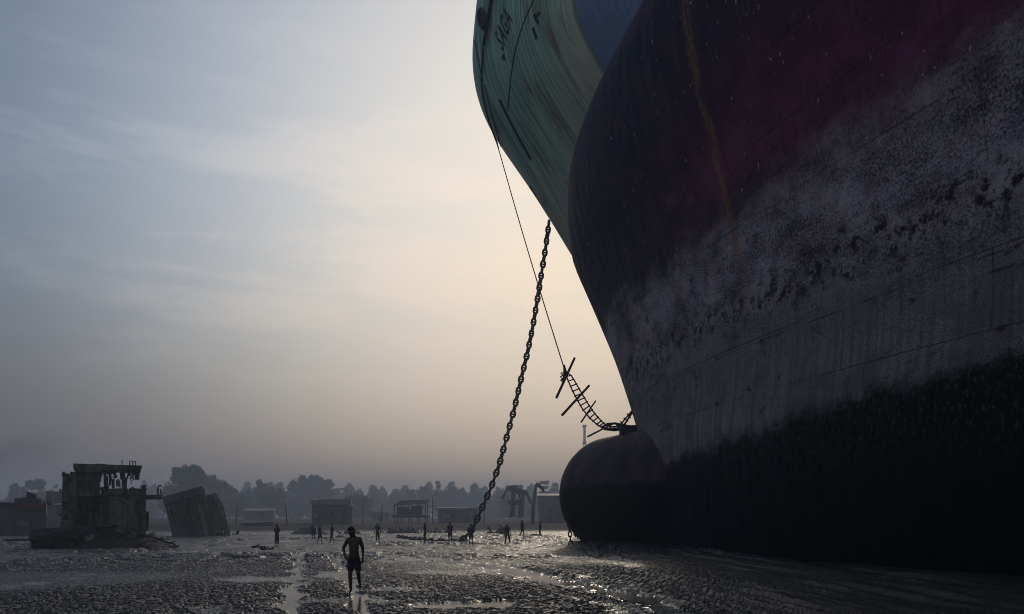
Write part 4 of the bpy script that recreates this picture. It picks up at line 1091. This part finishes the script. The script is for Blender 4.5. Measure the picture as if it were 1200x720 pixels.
def clutter():
    for i, (px, top, D, lab) in enumerate([(337, 588, 118, 'thin leaning pole left of the tall corrugated shed'), (425, 584, 130, 'bare pole rising behind the small dark hut'), (446, 591, 115, 'short bare pole left of the open shelter'),
                                           (507, 583, 135, 'tall pole standing right of the open shelter'), (567, 588, 125, 'pole with a cross bar right of the low store building'), (276, 590, 120, 'thin pole between the tilted section and the dark barge')]):
        D *= 1.4; X = (px - 600) / F * D; g0 = gz(X, D); b = MB(); a = P(px + (-3, 1, 2, 0, 1, 3)[i], top, D)
        b.tube([Vector((X, D, g0 - .3)), a], [.14, .08], 6)
        if i in (1, 4): b.tube([a + Vector((-.9, 0, -.5)), a + Vector((.9, 0, -.4))], .06, 5)
        o = b.obj('pole', M['wood'], origin=(X, D, g0)); tag(o, lab, 'pole')
    for i, (prof, D, lab) in enumerate([([(270, 632), (275, 627), (281, 629), (288, 632)], 90, 'small scrap heap left of the dark barge'), ([(398, 629), (405, 624), (412, 626), (420, 623), (428, 629)], 98, 'low scrap heap in front of the small dark hut'),
                                        ([(450, 626), (458, 620), (470, 622), (484, 619), (496, 626)], 105, 'long dark scrap heap below the open shelter'), ([(566, 628), (573, 622), (581, 624), (590, 619), (602, 628)], 102, 'jagged scrap heap right of the chain below the gantry'),
                                        ([(500, 626), (508, 622), (520, 623), (532, 626)], 108, 'flat scrap heap in front of the low store building'), ([(60, 634), (64, 628), (70, 631), (76, 634)], 78, 'little scrap heap between the red-banded block and the scrap mound'), ([(186, 630), (178, 622), (192, 631)][::-1][0:1] + [(196, 631)], 90, '')]):
        if not lab: continue
        x0, x1 = prof[0][0], prof[-1][0]; X = P((x0 + x1) / 2, 620, D).x; g0 = gz(X, D); t = empty('scrap_heap', (X, D, g0), lab, 'scrap heap')
        heap('rubble', 'scrap', t, prof, D, 4, i + 30, 22)
        b = MB(); rnd = random.Random(i)
        for k in range(9):
            px = rnd.uniform(x0, x1); q = P(px, interp(prof, px) + 1, D); b.tube([q, q + Vector((rnd.uniform(-.7, .7), 0, rnd.uniform(.1, .7)))], rnd.uniform(.05, .12), 4)
        b.obj('bent_bar', M['iron'], t)
clutter()

# ------------------------------------------------------------------ trees
def crown_mesh(kind, seed, W, H, mat):
    rnd = random.Random(seed); V = []; Fc = []; clumps = []
    def disc(): a = rnd.uniform(0, 6.28); r = rnd.random() ** .5; return r * math.cos(a), r * math.sin(a), r
    if kind == 'round':
        ch = min(W * .42, H * .45)
        for k in range(46):
            x, y, r = disc(); clumps.append((x * W * .40, y * W * .40, H - ch + ch * .82 * math.sqrt(1 - r * r * .9) * rnd.uniform(-.5, 1), W * rnd.uniform(.09, .14)))
        for k in range(16): x, y, r = disc(); clumps.append((x * W * .5, y * W * .5, rnd.uniform(.15, .6) * H, W * rnd.uniform(.12, .17)))
    elif kind == 'layered':
        for k in range(44):
            x, y, r = disc(); lv = rnd.choice((.3, .45, .6, .75, .9)); f = 1.15 - .75 * lv; clumps.append((x * W * .5 * f, y * W * .5 * f, H * (lv * .8 + .17) - W * .02, W * rnd.uniform(.06, .11)))
    elif kind == 'tall':
        for k in range(26):
            z = rnd.uniform(.2, .95); f = math.sin(math.pi * min(1, (z - .05) / .95)) ** .6; x, y, r = disc(); clumps.append((x * W * .36 * f, y * W * .36 * f, H * z, W * rnd.uniform(.14, .22)))
    elif kind == 'bushy':
        for k in range(44):
            x, y, r = disc(); clumps.append((x * W * .43, y * W * .43, H * rnd.uniform(.08, .92 - .38 * r * r), W * rnd.uniform(.08, .15)))
    leaf = .5
    for (cx, cy, cz, cr) in clumps:
        n = int(min(150, max(30, 9 * (cr / leaf) ** 2)))
        for _ in range(n):
            d = Vector((rnd.gauss(0, 1), rnd.gauss(0, 1), rnd.gauss(0, .8))).normalized() * cr * rnd.random() ** .4 * (1.25 if rnd.random() < .12 else 1)
            c = Vector((cx, cy, min(cz, H - cr * .8))) + d; s_ = leaf * rnd.uniform(.5, 1.1)
            m = Euler((rnd.uniform(0, 6.28), rnd.uniform(0, 6.28), rnd.uniform(0, 6.28))).to_matrix(); b0 = len(V)
            for (u, w) in ((-1, -.6), (1, -.5), (1.1, .6), (-.8, .7)): V.append(c + m @ Vector((u * s_, w * s_, 0)))
            Fc.append((b0, b0 + 1, b0 + 2, b0 + 3))
    if kind == 'palm':
        for k in range(18):
            a = 6.28 * k / 18 + rnd.uniform(-.2, .2); el = rnd.uniform(-.1, 1.1); pts = []; L = W * .5
            for i in range(7):
                t = i / 6; pts.append(Vector((math.cos(a) * t * L * math.cos(el * .6), math.sin(a) * t * L * math.cos(el * .6), H * .88 + math.sin(el) * .6 * L * t - .6 * L * t * t)))
            for i in range(6):
                sd = (pts[i + 1] - pts[i]).cross(Vector((0, 0, 1))).normalized()
                for q in (-1, 1):
                    for h_ in (0, .5):
                        p0 = pts[i].lerp(pts[i + 1], h_); b0 = len(V); tip = p0 + sd * q * .2 * L * (1 - i / 8) + Vector((0, 0, -.14 * L)) + (pts[i + 1] - pts[i]) * .5
                        V.extend([p0, p0 + (pts[i + 1] - pts[i]) * .35, tip]); Fc.append((b0, b0 + 1, b0 + 2))
    me = bpy.data.meshes.new('crown'); me.from_pydata([tuple(v) for v in V], [], Fc); me.materials.append(mat); return me
def trunk_mesh(kind, seed):
    rnd = random.Random(seed); b = MB()
    if kind == 'palm': b.tube([(0, 0, -.03), (.02, 0, .3), (.03, .01, .6), (.0, 0, .83)], [.028, .022, .018, .016], 8)
    else:
        top = .8 if kind == 'tall' else .6
        b.tube([(0, 0, -.03), (.01, 0, .2), (.02, .01, .42), (0, 0, top)], [.035, .028, .022, .008], 8)
        for k in range(7):
            a = rnd.uniform(0, 6.28); z = rnd.uniform(.2, .5); r = .12 if kind == 'tall' else rnd.uniform(.2, .38)
            b.tube([(.01, 0, z), (r * .5 * math.cos(a), r * .5 * math.sin(a), z + .14), (r * math.cos(a), r * math.sin(a), z + rnd.uniform(.16, .32))], [.016, .011, .005], 6)
    me = bpy.data.meshes.new('trunk'); me.from_pydata([tuple(v) for v in b.v], [], b.f); me.materials.append(M['bark']); return me
KN = {'round': 'rain_tree', 'layered': 'spreading_tree', 'tall': 'tall_tree', 'bushy': 'bushy_tree', 'palm': 'palm_tree'}
TM = {k: [trunk_mesh(k, i) for i in range(2)] for k in KN}
cnt = 0
def tree(px, ytop, wpx, D, kind, label):
    global cnt
    cnt += 1; D *= 2.0
    X = (px - 600) / F * D; g0 = float(terrain(np.array([X]), np.array([float(D)]))[0]); H = CAMZ + (614 - ytop) / F * D - g0
    W = wpx / F * D * 1.12
    t = empty(KN[kind], (X, D, g0), label, 'tree', 'trees on the hazy shore')
    o = bpy.data.objects.new('crown', crown_mesh(kind, cnt * 7 + 1, W, H, M['leaf' if cnt % 3 else 'leaf2'])); COL.objects.link(o); o.parent = t
    o = bpy.data.objects.new('trunk', TM[kind][cnt % 2]); COL.objects.link(o); o.parent = t; o.scale = (W * .8, W * .8, H * .97); o.rotation_euler = (0, 0, cnt)
TR = [(4, 583, 26, 150, 'bushy', 'low bushy tree at the far left edge of the shore'),
      (16, 567, 15, 190, 'tall', 'narrow tree rising first from the left behind the red-banded block'),
      (27, 564, 20, 185, 'bushy', 'rounded tree second from the left behind the red-banded block'),
      (42, 560, 20, 180, 'round', 'tallest tree above the red-banded hull block'),
      (54, 572, 22, 190, 'bushy', 'low tree between the red-banded block and the ruined superstructure'),
      (67, 565, 20, 200, 'bushy', 'tree peeking out left of the ruined superstructure'),
      (100, 572, 50, 210, 'bushy', 'broad tree hidden behind the ruined superstructure'),
      (160, 578, 44, 210, 'bushy', 'broad tree seen through the broken end of the superstructure'),
      (197, 567, 26, 165, 'layered', 'spreading tree just left of the big round-crowned tree'),
      (222.5, 542.5, 40, 150, 'round', 'big dark round-crowned tree above the tilted hull section'),
      (246, 556, 58, 160, 'layered', 'wide flat-topped tree right of the big round-crowned tree'),
      (228, 566, 66, 155, 'bushy', 'dark leafy tree directly behind the tilted hull section'),
      (268, 568, 34, 165, 'bushy', 'bushy tree on the falling slope right of the tilted section'),
      (286, 571, 24, 180, 'bushy', 'tree above the low dark barge'),
      (305, 562, 17, 185, 'tall', 'slim tall tree above the faint long shed'),
      (299, 573, 24, 190, 'bushy', 'low rounded tree at the foot of the slim tall tree'),
      (322, 570.5, 25, 170, 'round', 'dark rounded tree right of the slim tall tree'),
      (353, 557.5, 30, 210, 'round', 'left of the twin pale domed trees behind the tall shed'),
      (372, 557, 34, 215, 'round', 'right of the twin pale domed trees behind the tall shed'),
      (340, 570, 30, 215, 'bushy', 'pale tree sloping down left of the twin domed trees'),
      (388, 568, 11, 200, 'tall', 'thin spire-like tree right of the twin domed trees'),
      (399, 568, 18, 205, 'palm', 'feathery palm above the right end of the tall shed'),
      (419, 574, 32, 165, 'bushy', 'darker bushy tree behind the small dark hut'),
      (441, 571, 17, 235, 'layered', 'pale tree with a peaked top left of the open shelter'),
      (461, 576, 26, 235, 'bushy', 'pale low tree above the left end of the open shelter'),
      (481, 571, 12, 225, 'tall', 'small pointed tree above the middle of the open shelter'),
      (498, 567.5, 20, 225, 'layered', 'pale spreading tree above the right end of the open shelter'),
      (512, 563, 11, 215, 'tall', 'tall oval tree standing alone right of the open shelter'),
      (530, 571, 34, 235, 'round', 'pale domed tree above the low store building'),
      (554, 567, 10, 240, 'tall', 'pale slender tree left of the hanging chain'),
      (562, 573, 34, 245, 'bushy', 'pale bushy tree behind the hanging chain'),
      (586, 571, 20, 230, 'bushy', 'pale tree right of the hanging chain'),
      (596, 573, 22, 180, 'bushy', 'darker tree behind the loading gantry'),
      (610, 567.5, 12, 200, 'tall', 'upright tree peeking over the loading gantry'),
      (638, 560, 16, 200, 'layered', 'tall thin-leaved tree above the warehouse roof'),
      (651, 563, 12, 210, 'layered', 'small tree close to the bulbous bow above the warehouse'),
      (618, 576, 26, 220, 'bushy', 'low pale tree behind the thin crane post')]
for q in TR: tree(*q)
# distant wood behind: one mass
def wood():
    rnd = random.Random(77); V = []; Fc = []
    prof = [(-60, 590), (0, 585), (60, 577), (130, 575), (200, 570), (280, 574), (350, 570), (400, 575), (470, 577), (520, 573), (560, 574), (600, 577), (640, 575), (700, 580), (900, 578)]
    for k in range(30000):
        px = rnd.uniform(-60, 900); D = rnd.uniform(520, 640); X = (px - 600) / F * D
        top = P(px, interp(prof, px) + 5 * math.sin(px * .21) + 4 * math.sin(px * .47 + 1) , D).z; g0 = 3.2
        z = g0 + (top - g0) * rnd.random() ** .5; s_ = rnd.uniform(.8, 1.7)
        m = Euler((rnd.uniform(0, 6.28), rnd.uniform(0, 6.28), 0)).to_matrix(); c = Vector((X, D, z)); b0 = len(V)
        for (u, w) in ((-1, -.6), (1, -.5), (1.1, .6), (-.8, .7)): V.append(c + m @ Vector((u * s_, w * s_, 0)))
        Fc.append((b0, b0 + 1, b0 + 2, b0 + 3))
    o = mesh_obj('distant_wood', V, Fc, M['leaf']); tag(o, 'hazy mass of distant trees behind the shore', 'wood', kind='stuff')
wood()

# ------------------------------------------------------------------ sky, sun, haze
SUN_EL, SUN_AZ = 19.0, 9.0      # azimuth clockwise from +Y
w = bpy.data.worlds.new('World'); scene.world = w; w.use_nodes = True
class WT(NT):
    def __init__(s, tree): s.t = tree
wt = WT(w.node_tree); w.node_tree.nodes.clear()
wout = wt.t.nodes.new('ShaderNodeOutputWorld'); bg = wt.t.nodes.new('ShaderNodeBackground')
sky = wt.n('ShaderNodeTexSky', sky_type='NISHITA'); sky.sun_disc = False; sky.sun_elevation = R(SUN_EL); sky.sun_rotation = R(SUN_AZ)
sky.air_density = 1.2; sky.dust_density = 3.0; sky.ozone_density = 1.5; sky.altitude = 0
co = wt.n('ShaderNodeTexCoord').outputs['Generated']
nrm = wt.n('ShaderNodeVectorMath', {0: co}, operation='NORMALIZE').outputs[0]
sp = wt.n('ShaderNodeSeparateXYZ', {0: nrm}); dz = sp.outputs[2]
sd = (math.sin(R(SUN_AZ)) * math.cos(R(SUN_EL)), math.cos(R(SUN_AZ)) * math.cos(R(SUN_EL)), math.sin(R(SUN_EL)))
dot = wt.n('ShaderNodeVectorMath', {0: nrm, 1: sd}, operation='DOT_PRODUCT').outputs['Value']
ang = wt.math('ARCCOSINE', wt.math('MINIMUM', dot, .99999))
glow = wt.ramp(ang, .85, .08)                      # 1 near the sun
el = wt.math('ARCSINE', dz)
# smog layer: absorbs and browns the sky low down, away from the sun
low = wt.ramp(el, .42, .0)
smog = wt.mix(glow, (.25, .165, .14), (1.0, .90, .81))
mult = wt.mix(low, wt.mix(glow, (.60, .76, .92), (1.35, 1.4, 1.45)), smog)
c = wt.mix(1.0, sky.outputs[0], mult, 'MULTIPLY')
c = wt.mix(wt.ramp(ang, 1.35, 2.2), c, wt.mix(1.0, c, (3.1, 2.2, 1.5), 'MULTIPLY'))  # added fill light: sky behind the camera made brighter and warmer for the hulls
fall = wt.math('MULTIPLY', wt.ramp(ang, .2, .95), wt.ramp(ang, 1.9, 1.4))
c = wt.mix(fall, c, wt.mix(1.0, c, (.50, .56, .64), 'MULTIPLY'))
c = wt.mix(glow, c, wt.mix(1.0, c, (1.38, 1.42, 1.5), 'MULTIPLY'))
# thin streaky cloud veil
st = wt.vscale(nrm, 2.2, 2.2, 13.0)
cn = wt.noise(st, 1.6, 7, .62); cn2 = wt.noise(wt.vscale(nrm, 1, 1, 3), 1.5, 3, .5)
band = wt.math('MULTIPLY', wt.ramp(el, .12, .3), wt.ramp(el, .62, .36))
cl = wt.math('MULTIPLY', wt.math('MULTIPLY', wt.ramp(cn, .44, .64), wt.ramp(cn2, .36, .54)), band)
c = wt.mix(wt.math('MULTIPLY', cl, .75), c, wt.mix(1.0, c, (1.6, 1.46, 1.34), 'MULTIPLY'))
lum = wt.n('ShaderNodeRGBToBW', {0: c}).outputs[0]
c = wt.mix(.30, c, wt.vec(lum, wt.math('MULTIPLY', lum, .965), wt.math('MULTIPLY', lum, .93)))
k = wt.math('DIVIDE', 1.0, wt.math('ADD', 1.0, wt.math('DIVIDE', lum, 9.0)))
c = wt.n('ShaderNodeVectorMath', {0: c, 1: wt.vec(k, k, k)}, operation='MULTIPLY').outputs[0]
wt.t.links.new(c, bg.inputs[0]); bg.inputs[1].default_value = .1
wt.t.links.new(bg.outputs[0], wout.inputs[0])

sl = bpy.data.lights.new('sun', 'SUN'); sl.energy = .6; sl.angle = R(10); sl.color = (1, .84, .66)
so = bpy.data.objects.new('sun', sl); COL.objects.link(so)
so.rotation_euler = Vector(sd).to_track_quat('Z', 'Y').to_euler()

# haze box
b = MB(); b.box((-1600, -1600, -3), (1600, 1600, 82))
t = NT('thin_smoke_haze'); vol = t.n('ShaderNodeVolumePrincipled', {'Color': (.54, .62, .78, 1), 'Density': .0018, 'Anisotropy': .3})
t.t.links.new(vol.outputs[0], t.out.inputs['Volume'])
hz = b.obj('haze', t.m); tag(hz, 'thin blue smoke haze over the mud flat and shore', 'haze', kind='stuff')

# dark smoke drifting behind the left end of the shore
def smoke(px, py, D, rx, rz, label, dens):
    bm = bmesh.new(); bmesh.ops.create_uvsphere(bm, u_segments=24, v_segments=16, radius=1)
    me = bpy.data.meshes.new('smoke'); bm.to_mesh(me); bm.free()
    o = bpy.data.objects.new('smoke', me); COL.objects.link(o); o.location = P(px, py, D); o.scale = (rx, rx * .5, rz); o.rotation_euler = (0, R(-14), 0)
    t = NT('drifting_smoke'); c = t.n('ShaderNodeTexCoord').outputs['Object']
    ln = t.n('ShaderNodeVectorMath', {0: c}, operation='LENGTH').outputs['Value']
    d = t.math('MULTIPLY', t.math('MULTIPLY', t.ramp(ln, 1., .1), t.ramp(t.noise(c, 2.2, 3), .35, .65)), dens)
    v = t.n('ShaderNodeVolumePrincipled', {'Color': (.25, .25, .28, 1), 'Density': d}); t.t.links.new(v.outputs[0], t.out.inputs['Volume'])
    me.materials.append(t.m); tag(o, label, 'smoke', kind='stuff')
smoke(2, 538, 330, 38, 13, 'dark smoke drifting low at the far left horizon', .028)
smoke(178, 552, 300, 11, 5, 'faint smoke rising behind the broken superstructure', .03)

# ------------------------------------------------------------------ camera and render
cam = bpy.data.cameras.new('camera'); co_ = bpy.data.objects.new('camera', cam); COL.objects.link(co_)
co_.location = (0, 0, CAMZ); co_.rotation_euler = (R(90), 0, 0)
cam.sensor_width = 36; cam.lens = 36 * F / 1200; cam.shift_x = 0; cam.shift_y = (614 - 360) / 1200
cam.clip_end = 5000; cam.clip_start = .1
scene.camera = co_
scene.view_settings.view_transform = 'Standard'; scene.view_settings.look = 'None'
scene.view_settings.exposure = .50; scene.view_settings.gamma = 1
cy = scene.cycles
cy.use_denoising = True; cy.use_adaptive_sampling = False; cy.filter_width = 1.0
try: cy.denoiser = 'OPENIMAGEDENOISE'; cy.denoising_prefilter = 'ACCURATE'
except Exception: pass
cy.max_bounces = 6; cy.volume_bounces = 1; cy.diffuse_bounces = 3; cy.glossy_bounces = 3
